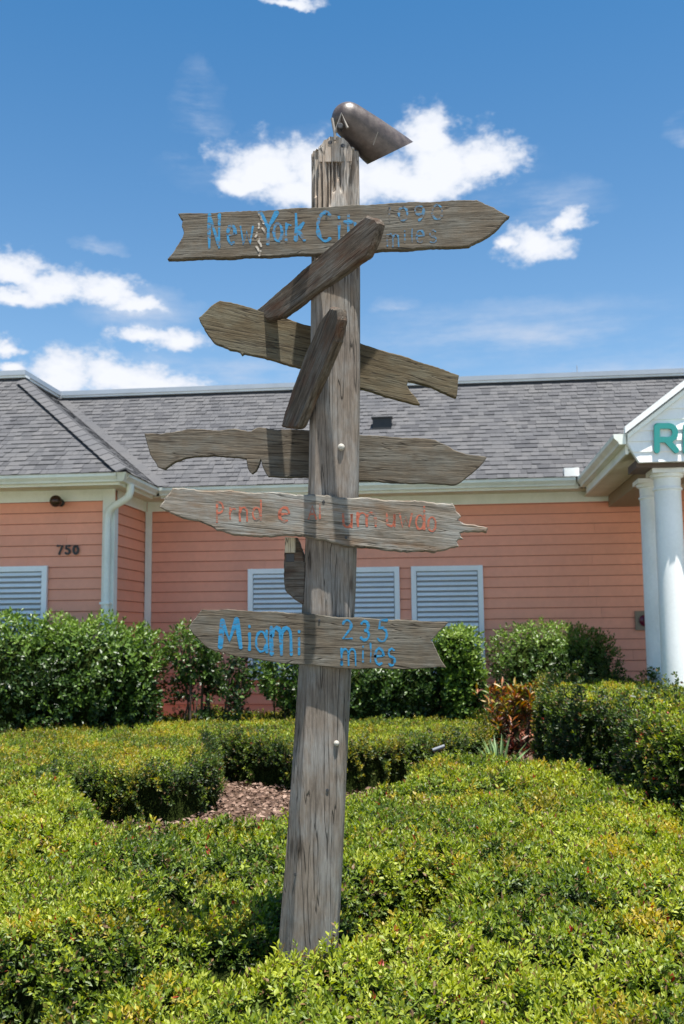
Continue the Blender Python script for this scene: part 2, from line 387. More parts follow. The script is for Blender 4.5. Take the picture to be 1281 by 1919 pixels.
wall(YW, YM, XR, 'narrow return wall beside the downspout', 'y')
b = MB(); b.box((8.0, YM, 0), (XRT, YM+.12, TOPZ)); b.box((XL, YW, 0), (-8.6, YW+.12, TOPZ)); b.box((XL, YM+.2, 0), (XL+.12, 24, TOPZ)); b.box((XRT-.12, YM+.13, 0), (XRT, 24, TOPZ)); b.box((XL, 24, 0), (XRT, 24.12, TOPZ))
bb(b, 'side_wall', M_SIDE)
# trims and friezes
b = MB(); b.box((XR+.05, YM-.045, 3.45), (2.70, YM-.0265, 3.6)); bb(b, 'frieze_board', M_TRIM)
b = MB(); b.box((2.45, YM-.07, 3.40), (2.78, YM-.047, 3.47)); bb(b, 'frieze_board', M_TRIM)
b = MB(); b.box((XL, YW-.043, 3.44), (XR-.13, YW-.0265, 3.6)); bb(b, 'frieze_board', M_TRIM)
b = MB(); b.box((XR+.0265, YW+.11, 3.44), (XR+.043, YM-.05, 3.6)); bb(b, 'frieze_board', M_TRIM)
b = MB(); b.box((XR-.125, YW-.05, 0), (XR+.05, YW-.0265, 3.60)); b.box((XR+.0265, YW-.026, 0), (XR+.05, YW+.10, 3.439)); bb(b, 'corner_trim', M_TRIM)
b = MB(); b.box((XR+.0265, YM-.055, 0), (XR+.125, YM-.0265, 3.449)); bb(b, 'corner_trim', M_TRIM)
# soffits and fascias
b = MB(); b.box((XE+.1, YE+.16, 3.60), (2.2, YM, 3.62)); b.box((XR, YWE+.16, 3.60), (XE-.16, YM, 3.62)); b.box((XL-.3, YWE+.16, 3.60), (XR, YW, 3.62)); b.box((XE-.16, YE+.16, 3.60), (XE+.1, YM, 3.62)); bb(b, 'soffit', M_SOFF)
b = MB()
for k in range(110):
    x = -4.1+k*.056
    b.box((x, YE+.20, 3.594), (x+.03, YE+.26, 3.599))
tag(bb(b, 'soffit_vent_slots', M_DARK), kind='stuff')
b = MB(); b.box((XE+.0, YE+.135, 3.58), (1.85, YE+.16, 3.72)); b.box((XE-.16, YWE+.16, 3.58), (XE-.135, YE+.16, 3.72)); b.box((XL-.3, YWE+.135, 3.58), (XE-.135, YWE+.16, 3.72)); bb(b, 'fascia', M_TRIM)
# gutters: K profile swept along a run
def gutter(p0, p1, out, name='gutter', closed=True):
    p0, p1, out = Vector(p0), Vector(p1), Vector(out)
    prof = [(0.0, 0), (0, -.115), (.075, -.115), (.085, -.09), (.13, -.045), (.135, 0), (.118, 0), (.118, -.012), (.127, -.012), (.122, -.04), (.078, -.082), (.068, -.107), (.008, -.107), (.008, 0)]
    b = MB(); pts = [p0+out*a+Vector((0, 0, c)) for a, c in prof]; b.prism(pts, p1-p0)
    if closed:
        cap = [p0+out*a+Vector((0, 0, c)) for a, c in prof[:6]]; b.prism(cap, (p1-p0).normalized()*-.003)
    o = bb(b, name, M_GUT); return o
gutter((XE+.0, YE+.135, EZ), (1.80, YE+.135, EZ), (0, -1, 0))
gutter((XL-.3, YWE+.135, EZ), (XE-.14, YWE+.135, EZ), (0, -1, 0), closed=False)
gutter((XE-.135, YWE+.135, EZ+.001), (XE-.135, YE+.1, EZ+.001), (1, 0, 0), closed=False)
b = MB(); c0 = Vector((XE-.135, YWE+.135, 0))
q = [c0+Vector(v) for v in ((0, 0, EZ), (0, -.134, EZ), (.134, -.134, EZ), (.134, 0, EZ))]; q2 = [c0+Vector(v) for v in ((0, 0, EZ-.115), (0, -.08, EZ-.115), (.08, -.08, EZ-.115), (.08, 0, EZ-.115))]
b.add(q+q2, [(4, 5, 6, 7), (0, 1, 5, 4), (1, 2, 6, 5), (2, 3, 7, 6), (3, 0, 4, 7)]); bb(b, 'gutter_corner', M_GUT)
b = MB(); x0, x1 = L(1057, 885, Y=YE)[0], L(1085, 885, Y=YE)[0]
b.box((x0, YE-.01, EZ-.0), (x1, YE+.01, EZ+.13)); b.box((x0, YE+.011, EZ), (x0+.01, YE+.2, EZ+.13)); bb(b, 'splash_guard', M_WHITE)
# downspout
b = MB(); dx, dy = XR-.035, YW-.11
pth = [(XE-.075, YW-.28, 3.62), (XE-.075, YW-.28, 3.52), (XE-.10, YW-.27, 3.46), (XE-.15, YW-.25, 3.42), (dx+.10, dy-.04, 3.34), (dx+.05, dy-.02, 3.30), (dx+.012, dy, 3.24), (dx, dy, 3.15), (dx, dy, .1)]
b.tube(pth, .052, 12); ds = bb(b, 'downspout', M_TRIM, smooth=True)
b = MB(); b.box((dx-.07, dy-.06, 1.98), (dx+.07, YW-.046, 2.01)); bb(b, 'strap', M_TRIM, ds)

# roof
class Plane:                                   # origin, u axis, slope axis
    def __init__(s, o, u, w): s.o = Vector(o); s.u = Vector(u); s.w = Vector(w).normalized(); s.n = s.u.cross(s.w)
    def p(s, a, c, h=0): return s.o+s.u*a+s.w*c+s.n*h
SLEN = math.hypot(RUN, SL*RUN); ca = RUN/SLEN; sa = SL*RUN/SLEN
roofmb = MB()
XT = XE-RUN                                    # plan x of the wing's upper corner
YMT, YWT = YE+RUN, YWE+RUN
PX0, PX1, PY = 1.966, 7.0, 11.07               # portico
PXM = (PX0+PX1)/2; PTZ = EZ+SL*(PXM-PX0); 
T = 3.72-EZ
def quad(*p): roofmb.add([Vector(q) for q in p], [tuple(range(len(p)))])
quad((XE, YE, EZ), (PX0, YE, EZ), (PX0, YE, EZ), (XRT+.5, YE, EZ), (XRT+.5, YMT, TZ), (XT, YMT, TZ)) if False else quad((XE, YE, EZ), (XRT+.5, YE, EZ), (XRT+.5, YMT, TZ), (XT, YMT, TZ))
quad((XL-.3, YWE, EZ), (XE, YWE, EZ), (XT, YWT, TZ), (XL-.3, YWT, TZ))
quad((XE, YWE, EZ), (XE, YE, EZ), (XT, YMT, TZ), (XT, YWT, TZ))
quad((XL-.3, YWT, TZ), (XT, YWT, TZ), (XT, YMT, TZ), (XRT+.5, YMT, TZ), (XRT+.5, 22, TZ), (XL-.3, 22, TZ))
quad((XL-.3, 22, TZ), (XRT+.5, 22, TZ), (XRT+.5, 24.6, EZ), (XL-.3, 24.6, EZ))
quad((XL-.3, YWE, EZ), (XL-.3, YWT, TZ), (XL-.3, 22, TZ), (XL-.3, 24.6, EZ)); quad((XRT+.5, YE, EZ), (XRT+.5, YMT, TZ), (XRT+.5, 22, TZ), (XRT+.5, 24.6, EZ))
yv = YE+(PTZ-EZ)/SL
quad((PX0, PY, EZ), (PX0, YE, EZ), (PXM, yv, PTZ), (PXM, PY, PTZ)); quad((PX1, PY, EZ), (PX1, YE, EZ), (PXM, yv, PTZ), (PXM, PY, PTZ))
roof = bb(roofmb, 'roof', M_SHIN)
planes = [
 (Plane((0, YE, EZ), (1, 0, 0), (0, ca, sa)), lambda u, c: (XE-ca*c+.06 < u) and not (PX0+ca*c-.05 < u < PX1-ca*c+.05), -7.2, 9.6),
 (Plane((0, YWE, EZ), (1, 0, 0), (0, ca, sa)), lambda u, c: u < XE-ca*c-.06, -9.6, -4.2),
 (Plane((XE, 0, EZ), (0, 1, 0), (-ca, 0, sa)), lambda u, c: YWE+ca*c+.06 < u < YE+ca*c-.04, 12.7, 17.2),
 (Plane((PX0, 0, EZ), (0, -1, 0), (ca, 0, sa)), lambda u, c: -(YE+ca*c)+.04 < u < -PY-.02 and c < (PXM-PX0)/ca-.1, -16.8, -11.0)]
EXS = .135; sh = []
for pl, inside, ua, ub in planes:
    n = int(SLEN/EXS)
    for k in range(n+1):
        c = k*EXS-.01; u = ua+random.random()*.3
        if c+EXS > SLEN+.16: break
        while u < ub:
            wd = random.choice((.09, .13, .17)); 
            if inside(u+wd/2, c+EXS/2): sh.append((pl, u, c, wd, random.random(), random.random()))
            u += wd
me = {}
def shmesh(wd, th):
    k = (wd, th)
    if k not in me:
        b = MB(); e = EXS+.03; g_ = .002
        b.add([(g_, 0, .002), (wd-g_, 0, .002), (wd-g_, e, .001), (g_, e, .001), (g_, 0, th), (wd-g_, 0, th), (wd-g_, e, .004), (g_, e, .004)],
              [(4, 5, 6, 7), (0, 1, 5, 4), (1, 2, 6, 5), (3, 0, 4, 7)])
        me[k] = (b.mesh('shingle', M_SHIN), b)
    return me[k]
camL = Vector((0, 0, CAM_Z))
def vis(s):
    p = s[0].p(s[1]+s[3]/2, s[2]); v = RB.T@np.array(p)-O; z = v@fw
    px = W/2+F*(v@rt2)/z; inside_ = -5 < px < W+5
    return (0 if inside_ else 1000)+(camL-p).length-3*s[3]
sh.sort(key=vis)
big = MB()
for i, (pl, u, c, wd, rh, rc) in enumerate(sh):
    th = .012 if rh < .5 else .020; m_, src = shmesh(wd, th)
    if i < 295:
        o = bpy.data.objects.new('shingle', m_)
        mt = Matrix((pl.u, pl.w, pl.n)).transposed().to_4x4(); mt.translation = pl.p(u, c)-Vector(BASE); o.matrix_local = mt
        link(o, roof)
    else: big.add([pl.p(u+a[0], c+a[1], a[2]) for a in src.v], src.f, .001+rc)
tag(bb(big, 'shingles', M_SHIN, roof), kind='stuff')
# hip cap, valley strip
def strip(p0, p1, w, hgt, name, mt=M_SHIN, step=.2, parent=roof):
    p0, p1 = Vector(p0), Vector(p1); d = (p1-p0).normalized(); s = d.cross(Vector((0, 0, 1))).normalized(); n = int((p1-p0).length/step); b = MB()
    for k in range(n):
        a = p0+d*k*step; e = p0+d*(k+1.06)*step
        h0, h1 = hgt+.012, hgt
        dz = -w*.42
        b.add([a-s*w+Vector((0, 0, h0+dz)), a+Vector((0, 0, h0)), a+s*w+Vector((0, 0, h0+dz)), e-s*w+Vector((0, 0, h1+dz)), e+Vector((0, 0, h1)), e+s*w+Vector((0, 0, h1+dz)),
               a-s*w+Vector((0, 0, h0+dz-.02)), a+Vector((0, 0, h0-.02)), a+s*w+Vector((0, 0, h0+dz-.02))],
              [(0, 1, 4, 3), (1, 2, 5, 4), (0, 6, 7, 1), (1, 7, 8, 2)], .4+random.random()*.5)
    return tag(bb(b, name, mt, parent))
strip((XE, YWE, EZ+.0), (XT, YWT, TZ), .15, .05, 'hip_cap')
b = MB()
for sgn in (0, 1):
    n1 = Vector((0, -sa, ca)); 
v0, v1 = Vector((XE, YE, EZ)), Vector((XT, YMT, TZ)); wv = .16
a1 = Vector((1, 0, 0))*wv; a2 = Vector((0, -1, 0))*wv
b.add([v0+Vector((0, 0, .022)), v0+a1+Vector((0, 0, .022)), v1+a1+Vector((0, 0, .022)), v1+Vector((0, 0, .022)), v0+a2+Vector((0, 0, .022)), v1+a2+Vector((0, 0, .022))], [(0, 1, 2, 3), (4, 0, 3, 5)], .55)
bb(b, 'valley_strip', M_SHIN, roof)
# coping round the flat top
def coping(p0, p1, n):
    p0, p1, n = Vector(p0), Vector(p1), Vector(n)
    for nm, mt, z0, z1, o0 in (('coping', M_COPE, .075, .155, .07), ('coping_drip', M_WHITE, .038, .074, .045), ('coping_shade_strip', M_DARK, -.03, .037, .0)):  # lowest black strip stands in for the shadow line under the coping
        b = MB(); pts = [p0+n*o0+Vector((0, 0, z0)), p0-n*.12+Vector((0, 0, z0)), p0-n*.12+Vector((0, 0, z1)), p0+n*o0+Vector((0, 0, z1))]; b.prism(pts, p1-p0); bb(b, nm, mt, roof)
coping((XL-.3, YWT, TZ), (XT+.071, YWT, TZ), (0, -1, 0))
coping((XT, YWT+.122, TZ+.001), (XT, YMT+.0, TZ+.001), (1, 0, 0))
coping((XT+.073, YMT, TZ), (XRT+.5, YMT, TZ), (0, -1, 0))
# roof vent box
vc = L(716, 778, Y=YE+RUN*.56); b = MB(); v0 = Vector((vc[0], YE+RUN*.56, EZ+SL*RUN*.56))
b.add([(v0.x-.15, v0.y-.13, v0.z-.10), (v0.x+.15, v0.y-.13, v0.z-.10), (v0.x+.15, v0.y-.13, v0.z+.10), (v0.x-.15, v0.y-.13, v0.z+.10),
       (v0.x-.15, v0.y+.16, v0.z+.12), (v0.x+.15, v0.y+.16, v0.z+.12), (v0.x+.15, v0.y+.16, v0.z+.05), (v0.x-.15, v0.y+.16, v0.z+.05)], [(0, 1, 2, 3), (3, 2, 5, 4), (1, 6, 5, 2), (0, 3, 4, 7)])
rv = bb(b, 'roof_vent', M_DARK, roof)
b = MB(); b.box((v0.x-.17, v0.y-.16, v0.z+.101), (v0.x+.17, v0.y+.02, v0.z+.118)); bb(b, 'vent_hood', M_DARK, roof)
b = MB(); an = L(1082, 718, Y=18.2); b.tube([(an[0], 18.2, TZ), (an[0], 18.2, L(1082, 685, Y=18.2)[2])], .009, 6); bb(b, 'antenna', M_COPE)

# portico: gable face, gutter, beams, columns
def pf(px, py, Y=PY): q = L(px, py, Y=Y); return (q[0], q[2])
zb = pf(1230, 865)[1]; xdiag = pf(1198, 865)[0]; zc = pf(1175, 832)[1]
gab = MB(); o3 = [(PX0, zc), (xdiag, zb), (PX1-(xdiag-PX0), zb), (PX1, zc), (PX1, EZ), (PXM, PTZ), (PX0, EZ)]
gab.prism([(x, PY+.04, z) for x, z in o3], (0, .05, 0)); gable = bb(gab, 'gable', M_WHITE)
z = zb
import bisect
def xl(zz):   # left outline of the gable at height
    if zz < zc: return xdiag+(PX0-xdiag)*(zz-zb)/(zc-zb)
    if zz < EZ: return PX0
    return PX0+(zz-EZ)/SL
while z < PTZ-.05:
    z1 = min(z+.118, PTZ-.02); b = MB(); ys = (PY+.018, PY+.032)
    pts = [(xl(z)+.004, z), (PX0+PX1-xl(z)-.004, z), (PX0+PX1-xl(z1)-.004, z1), (xl(z1)+.004, z1)]
    b.add([(pts[0][0], ys[0], pts[0][1]), (pts[1][0], ys[0], pts[1][1]), (pts[2][0], ys[1], pts[2][1]), (pts[3][0], ys[1], pts[3][1]),
           (pts[0][0], PY+.039, pts[0][1]), (pts[1][0], PY+.039, pts[1][1]), (pts[2][0], PY+.039, pts[2][1]), (pts[3][0], PY+.039, pts[3][1])],
          [(0, 1, 2, 3), (0, 4, 5, 1), (3, 2, 6, 7), (0, 3, 7, 4), (1, 5, 6, 2)])
    bb(b, 'gable_board', M_WHITE, gable); z = z1
for s in (-1, 1):
    xe = PX0 if s < 0 else PX1; b = MB(); d = Vector((PXM-xe, 0, PTZ-EZ))
    b.prism([(xe+s*.03, PY-.05, EZ-.02), (xe+s*.03, PY-.05, EZ+.055), (xe+s*.03, PY+.03, EZ+.055), (xe+s*.03, PY+.03, EZ-.02)], d*1.01); bb(b, 'rake_trim', M_WHITE)
    b = MB(); b.prism([(xe, PY-.02, EZ-.075), (xe, PY-.02, EZ-.022), (xe, PY+.015, EZ-.022), (xe, PY+.015, EZ-.075)], d*.98); bb(b, 'rake_shadow_board', M_TRIM)
gutter((PX0-.012, PY+.02, EZ-.015), (PX0-.012, YE+.12, EZ-.015), (-1, 0, 0))
gutter((PX1+.012, PY+.02, EZ-.015), (PX1+.012, YE+.12, EZ-.015), (1, 0, 0))
b = MB(); b.box((PX0-.01, PY+.092, 3.50), (PX0+.02, YE+.14, 3.712)); bb(b, 'fascia', M_TRIM)
b = MB(); b.box((PX0+.021, PY+.1, 3.52), (2.33, YM-.06, 3.54)); b.box((2.9, PY+.1, 3.60), (PX1, YM-.06, 3.62)); bb(b, 'portico_soffit', M_SOFF)
b = MB(); b.box((PX0+.1, PY+.10, zb-.045), (PX1-.1, PY+.62, zb+.04)); bb(b, 'portico_header', mat('shade_brown_beam', (.10, .065, .045), .7))  # header coloured dark brown to paint the shadow gap under the gable
b = MB(); b.box((2.34, PY+.63, 3.36), (2.89, YM-.06, 3.62)); bb(b, 'portico_side_beam', mat('tan_beam', (.28, .22, .15), .7))
def column(xc, yc, ztop):
    b = MB(); r = .158
    prof = [(.0, r+.05), (.12, r+.05), (.121, r+.03), (.17, r+.03), (.19, r+.004), (.20, r)]
    prof += [(.2+(ztop-.45)*k/10, r-.012*k/10) for k in range(1, 11)]
    prof += [(ztop-.235, r-.012), (ztop-.23, r+.004), (ztop-.21, r+.004), (ztop-.2, r-.012), (ztop-.10, r-.01), (ztop-.085, r+.02), (ztop-.055, r+.025), (ztop-.05, r+.02)]
    b.lathe((xc, yc, 0), (0, 0, 1), prof, 40); co = bb(b, 'column', M_WHITE, smooth=True)
    b = MB(); b.box((xc-r-.035, yc-r-.035, ztop-.05), (xc+r+.035, yc+r+.035, ztop)); bb(b, 'capital', M_WHITE, co)
    b = MB(); b.box((xc-r-.07, yc-r-.07, -.02), (xc+r+.07, yc+r+.07, .06)); bb(b, 'plinth', M_WHITE, co)
yc0 = PY+.36; xc = L(1249.5, 900, Y=yc0)[0]
for yy in (yc0, yc0+.85):
    column(xc, yy, zb-.045 if yy == yc0 else 3.36)
for yy in (yc0, yc0+.85):
    column(PX0+PX1-xc, yy, zb-.045 if yy == yc0 else 3.36)

# ------------------------------------------------------------------ hand lettering
def arc(cx, cy, rx, ry, a0, a1, n=10): return [(cx+rx*math.cos(rad(a0+(a1-a0)*i/n)), cy+ry*math.sin(rad(a0+(a1-a0)*i/n))) for i in range(n+1)]
G = {
 'N': [[(.08, 0), (.1, 1)], [(.1, 1), (.88, .05)], [(.9, 1), (.88, 0)]], 'e': [[(.1, .35), (.85, .38)]+arc(.5, .35, .38, .33, 5, 300)],
 'w': [[(.02, .66), (.25, 0), (.5, .5), (.75, 0), (.98, .66)]], 'Y': [[(.05, 1), (.5, .5)], [(.95, 1), (.5, .5), (.48, 0)]],
 'o': [arc(.5, .33, .4, .33, 0, 360, 14)], 'r': [[(.2, .66), (.22, 0)], [(.22, .4), (.5, .64), (.85, .6)]],
 'k': [[(.15, 1), (.15, 0)], [(.8, .66), (.2, .3)], [(.35, .38), (.9, 0)]], 'C': [arc(.58, .5, .48, .5, 55, 305, 14)],
 'i': [[(.5, .62), (.5, 0)], [(.5, .86), (.5, .9)]], 't': [[(.5, .95), (.5, .1), (.8, 0)], [(.15, .66), (.85, .66)]],
 'y': [[(.1, .66), (.5, .1)], [(.9, .66), (.3, -.35)]], '1': [[(.3, .8), (.55, 1), (.55, 0)]], '0': [arc(.5, .5, .36, .5, 90, 450, 16)],
 '9': [arc(.48, .7, .34, .3, 0, 360, 12), [(.82, .7), (.78, .3), (.45, 0)]], 'm': [[(.05, .66), (.07, 0)], [(.07, .45)]+arc(.28, .45, .2, .2, 180, 0, 6)+[(.5, 0)], [(.5, .45)]+arc(.72, .45, .2, .2, 180, 0, 6)+[(.94, 0)]],
 'l': [[(.5, 1), (.5, 0)]], 's': [arc(.5, .5, .32, .17, 40, 230, 8)+arc(.5, .17, .34, .17, 80, -140, 8)],
 'M': [[(.03, 0), (.12, .95)], [(.12, .95), (.45, .25), (.78, 1)], [(.78, 1), (.97, 0)]], 'a': [arc(.45, .33, .36, .32, 20, 340, 12), [(.83, .66), (.85, 0)]],
 '2': [arc(.5, .7, .38, .3, 160, -30, 8)+[(.1, 0), (.92, .02)]], '3': [arc(.42, .74, .36, .26, 150, -80, 8), arc(.42, .26, .42, .27, 85, -150, 9)],
 '5': [[(.85, 1), (.25, .98), (.2, .58)]+arc(.42, .32, .42, .32, 100, -140, 9)], 'P': [[(.15, 0), (.15, .95)], [(.15, .95)]+arc(.4, .7, .45, .26, 80, -90, 8)+[(.15, .42)]],
 'n': [[(.15, .66), (.17, 0)], [(.17, .42)]+arc(.5, .42, .33, .24, 180, 0, 7)+[(.84, 0)]], 'd': [arc(.42, .32, .36, .32, 0, 360, 12), [(.82, 1), (.82, 0)]],
 'u': [[(.12, .66), (.14, .25)]+arc(.48, .25, .34, .25, 180, 360, 7)+[(.84, .66), (.85, 0)]], 'A': [[(0, 0), (.5, 1), (1, 0)], [(.2, .38), (.8, .38)]],
 '7': [[(.08, 1), (.92, 1), (.35, 0)]], 'R': [[(0, 0), (0, 1)], [(0, 1), (.55, 1)]+arc(.62, .72, .33, .28, 90, -90, 8)+[(0, .44)], [(.5, .42), (1, 0)]], 'I': [[(0, 0), (0, 1)]],
}
def stroke(mb, pts, w, h, jit=0.):                # round-ended ribbon with thickness on the local xy plane
    n = len(pts); P = [Vector((p[0], p[1], 0)) for p in pts]; Lft = []; Rgt = []
    for i, p in enumerate(P):
        d = P[min(i+1, n-1)]-P[max(i-1, 0)]
        d = d.normalized() if d.length > 1e-9 else Vector((1, 0, 0))
        s = Vector((-d.y, d.x, 0)); k = 1+jit*(random.random()-.5)
        Lft.append(p+s*w/2*k); Rgt.append(p-s*w/2*k)
    d0 = (P[0]-P[1]).normalized(); d1 = (P[-1]-P[-2]).normalized()
    def cap(p, d): 
        s = Vector((-d.y, d.x, 0)); return [p+(s*math.cos(a)+d*math.sin(a))*w/2 for a in (rad(36), rad(72), rad(108), rad(144))]
    loop = Lft+[q for q in cap(P[-1], d1)]+Rgt[::-1]+[q for q in cap(P[0], d0)]
    # faces: ribbon quads + caps, raised
    v = [q+Vector((0, 0, h)) for q in Lft]+[q+Vector((0, 0, h)) for q in Rgt]; f = [(i, n+i, n+i+1, i+1) for i in range(n-1)]
    c1 = [q+Vector((0, 0, h)) for q in cap(P[-1], d1)]; c0 = [q+Vector((0, 0, h)) for q in cap(P[0], d0)]
    k = len(v); v += c1; f.append((n-1, 2*n-1)+tuple(range(k+3, k-1, -1)))
    k = len(v); v += c0; f.append((n, 0)+tuple(range(k+3, k-1, -1)))
    m = len(v); lo = [q+Vector((0, 0, h)) for q in loop]; lb = [q+Vector((0, 0, -.0005)) for q in loop]; v += lo+lb; q = len(loop)
    f += [(m+i, m+(i+1) % q, m+q+(i+1) % q, m+q+i) for i in range(q)]
    mb.add(v, f)
def glyphs(mb, items, fn, w, h, jit=.3):          # items: (char, x0, ytop, x1, ybot) in photograph pixels, fn maps pixels to the local plane
    zf = 0
    for (ch, x0, yt, x1, yb) in items:
        for pl in G[ch]:
            pts = [(x0+(x1-x0)*a, yb+(yt-yb)*c) for a, c in pl]
            if len(pts) == 2:
                pts = [pts[0], ((pts[0][0]+pts[1][0])/2+random.uniform(-1, 1)*jit, (pts[0][1]+pts[1][1])/2), pts[1]]
            zf += 1; stroke(mb, [fn(*p) for p in pts], w, h+.00012*(zf % 7), jit)
# numbers 750 on the wing and the R of the gable sign
def wallfn(Y):
    def f(px, py): q = L(px, py, Y=Y); return (q[0]-BASE[0], q[2])
    return f
def upright(name, items, Y, w, h, mt, parent=bld):
    mb = MB(); glyphs(mb, items, wallfn(Y), w, h, 0)
    o = bpy.data.objects.new(name, mb.mesh(name, mt)); link(o, parent); o.location = (0, Y-BASE[1], 0); o.rotation_euler = (rad(90), 0, 0); return o
for ch, x0, x1 in (('7', 107, 118), ('5', 122, 132), ('0', 136, 148)):
    upright('house_number', [(ch, x0, 1023, x1, 1038)], YW-.035, .030, .014, M_BLACKL)
lt = upright('sign_letter', [('R', 1230, 799, 1266, 845)], PY+.016, .062, .03, M_TEAL)
lt['label'] = 'teal green capital letter R on the white gable'
upright('sign_letter', [('I', 1284.5, 799, 1290, 847)], PY+.016, .062, .03, M_TEAL)['label'] = 'sliver of the next teal letter at the edge of the photo'

# ------------------------------------------------------------------ shutters
ZS0, ZS1, SW = .862, 2.532, 1.065
def slatmesh():
    b = MB(); w = SW-.17; e = .022
    b.add([(0, -.030, -.022), (w, -.030, -.022), (w, .008, .022), (0, .008, .022), (0, -.026, -.026), (w, -.026, -.026), (w, .012, .018), (0, .012, .018)],
          [(0, 1, 2, 3), (4, 7, 6, 5), (0, 4, 5, 1), (3, 2, 6, 7), (0, 3, 7, 4), (1, 5, 6, 2)]); return b.mesh('slat', M_SHUT)
slm = slatmesh()
def shutter(x0, Y, label):
    b = MB(); t = .075; f0, f1 = Y-.078, Y-.026
    b.box((x0, f0, ZS0), (x0+t, f1, ZS1)); b.box((x0+SW-t, f0, ZS0), (x0+SW, f1, ZS1)); b.box((x0+t, f0+.002, ZS1-t), (x0+SW-t, f1, ZS1-.001)); b.box((x0+t, f0+.002, ZS0+.001), (x0+SW-t, f1, ZS0+t))
    so = bb(b, 'louvred_shutter', M_SHUT); so['label'] = label
    b = MB(); b.box((x0+t, Y-.032, ZS0+t), (x0+SW-t, Y-.027, ZS1-t)); bb(b, 'backing', mat('shutter_back', (.30, .33, .38), .7), so)
    n = 20; st = (ZS1-ZS0-2*t)/n
    for k in range(n):
        o = bpy.data.objects.new('slat', slm); o.location = (x0+.085-BASE[0], Y-.050-BASE[1], ZS0+t+st*(k+.5)); link(o, so)
shutter(-.592, YM, 'rightmost white louvred shutter, half behind the bush'); shutter(-1.833, YM, 'white louvred shutter right of the signpost'); shutter(-3.074, YM, 'white louvred shutter left of the signpost')
shutter(-5.63-SW, YW, 'white louvred shutter under the number 750')

# globe light, alarm bell
q = L(110, 941, Y=YW-.1); b = MB(); b.lathe((q[0], YW-.13, q[2]), (0, -1, 0), [(-.0, .05), (.01, .06)]+[(.085-.085*math.cos(rad(a)), max(.001, .085*math.sin(rad(a)))) for a in range(30, 181, 15)], 20)
gl = bb(b, 'globe_light', M_BRONZE, smooth=True); b = MB(); b.lathe((q[0], YW-.017, q[2]), (0, -1, 0), [(0, .055), (.03, .055), (.05, .03), (.12, .03)], 16); bb(b, 'mount', M_DARK, gl)
q = L(1201, 1163, Y=YM); b = MB(); b.box((q[0]-.09, YM-.06, q[2]-.14), (q[0]+.09, YM-.026, q[2]+.14)); ab = bb(b, 'alarm_bell', M_PLATE)
b = MB(); b.lathe((q[0]+.045, YM-.061, q[2]), (0, -1, 0), [(0, .085), (.02, .085), (.045, .06), (.05, .035), (.07, .03), (.075, .001)], 20); bb(b, 'bell_dome', M_BELL, ab, smooth=True)

# ------------------------------------------------------------------ signpost
POST = (-.105, 4.0, 0)
sp = empty('signpost', POST, 'weathered timber signpost standing in the front hedge with hand painted direction boards', 'signpost')
M_POST = wood('weathered_post', 2, ((.054, .047, .043), (.160, .143, .130), (.295, .27, .248)), seed=1.)
M_BD = wood('weathered_board', 0, seed=2.); M_BD2 = wood('weathered_board_brown', 0, ((.020, .016, .013), (.072, .060, .050), (.20, .178, .155)), (.085, .036, .018), 3.)
M_BD3 = wood('weathered_board_olive', 0, ((.034, .028, .019), (.095, .080, .054), (.175, .152, .108)), None, 4.)
M_BD4 = wood('silvered_board', 0, ((.040, .036, .032), (.165, .152, .134), (.33, .312, .285)), (.15, .09, .05), 6.)
def wp(px, py, Y):                              # pixel -> world point on plane y=Y
    d = ray(px, py); t = Y/d[1]; return O+d*t
# post body: measured left and right edges at several heights
LV = [(1990, 502, 620), (1800, 518, 633), (1600, 535, 643), (1400, 549, 652), (1250, 560, 659), (1100, 568, 667), (900, 578, 673), (700, 581, 675), (500, 583, 675), (300, 583, 673), (289, 584, 672)]
zs = []; cxs = []; hw = []
for py, a, c in LV:
    A, C_ = wp(a, py, 4.0), wp(c, py, 4.0); zs.append(A[2]); cxs.append((A[0]+C_[0])/2); hw.append((C_[0]-A[0])/2)
zs = np.array(zs); ztop = zs[-1]
NR, NS = 460, 200; zz = np.linspace(-.25, ztop, NR); ang = np.linspace(0, 2*np.pi, NS, endpoint=False)
cx = np.interp(zz, zs, cxs); hh = np.interp(zz, zs, hw); hh *= .985
AA, ZZ = np.meshgrid(ang, zz)
p_ = 5.0; rr = (np.abs(np.cos(AA))**p_+np.abs(np.sin(AA))**p_)**(-1/p_)
X = rr*np.cos(AA); Y = rr*np.sin(AA)
front = np.clip(-Y, 0, 1)
# adze-cut facet on the left front corner
fac = np.clip((-X*.84-Y*.54)-(.93+.20*np.clip(ZZ/2.2, 0, 1)), 0, 1); X = X+fac*.84; Y = Y+fac*.54
Y = Y*(.93)+.05*X
r0 = np.hypot(X, Y); th = np.arctan2(Y, X); uu = AA*6
topf = np.clip((ZZ-(ztop-.42))/.25, 0, 1)
gr = fbm(uu*3.0+fbm(ZZ*2, uu, 4)*1.2, ZZ*1.1, 1, 4)*.018+fbm(uu*9, ZZ*2.2, 7, 3)*.010*(1+2*topf)
crk = 0
for k in range(40):
    a0 = rng.random()*2*np.pi; a0 = a0 if k < 14 else np.pi*(1.05+.95*rng.random()); z0 = rng.random()*ztop if k < 14 else ztop-.38*rng.random(); ln = .15+.35*rng.random() if k < 14 else .10+.22*rng.random(); wd = .018+.02*rng.random() if k < 14 else .03+.03*rng.random()
    wander = a0+.10*fbm(ZZ*3, ZZ*0+k, k)
    dd = (AA-wander+np.pi) % (2*np.pi)-np.pi
    e = np.clip(1-((ZZ-z0)/ln)**2, 0, 1)**.6
    crk = crk+np.exp(-(dd/wd)**2)*e*(.08 if k < 14 else .36)
rad_mul = 1+gr-crk+.02*fbm(uu*.4, ZZ*.9, 12)
X = X*rad_mul; Y = Y*rad_mul
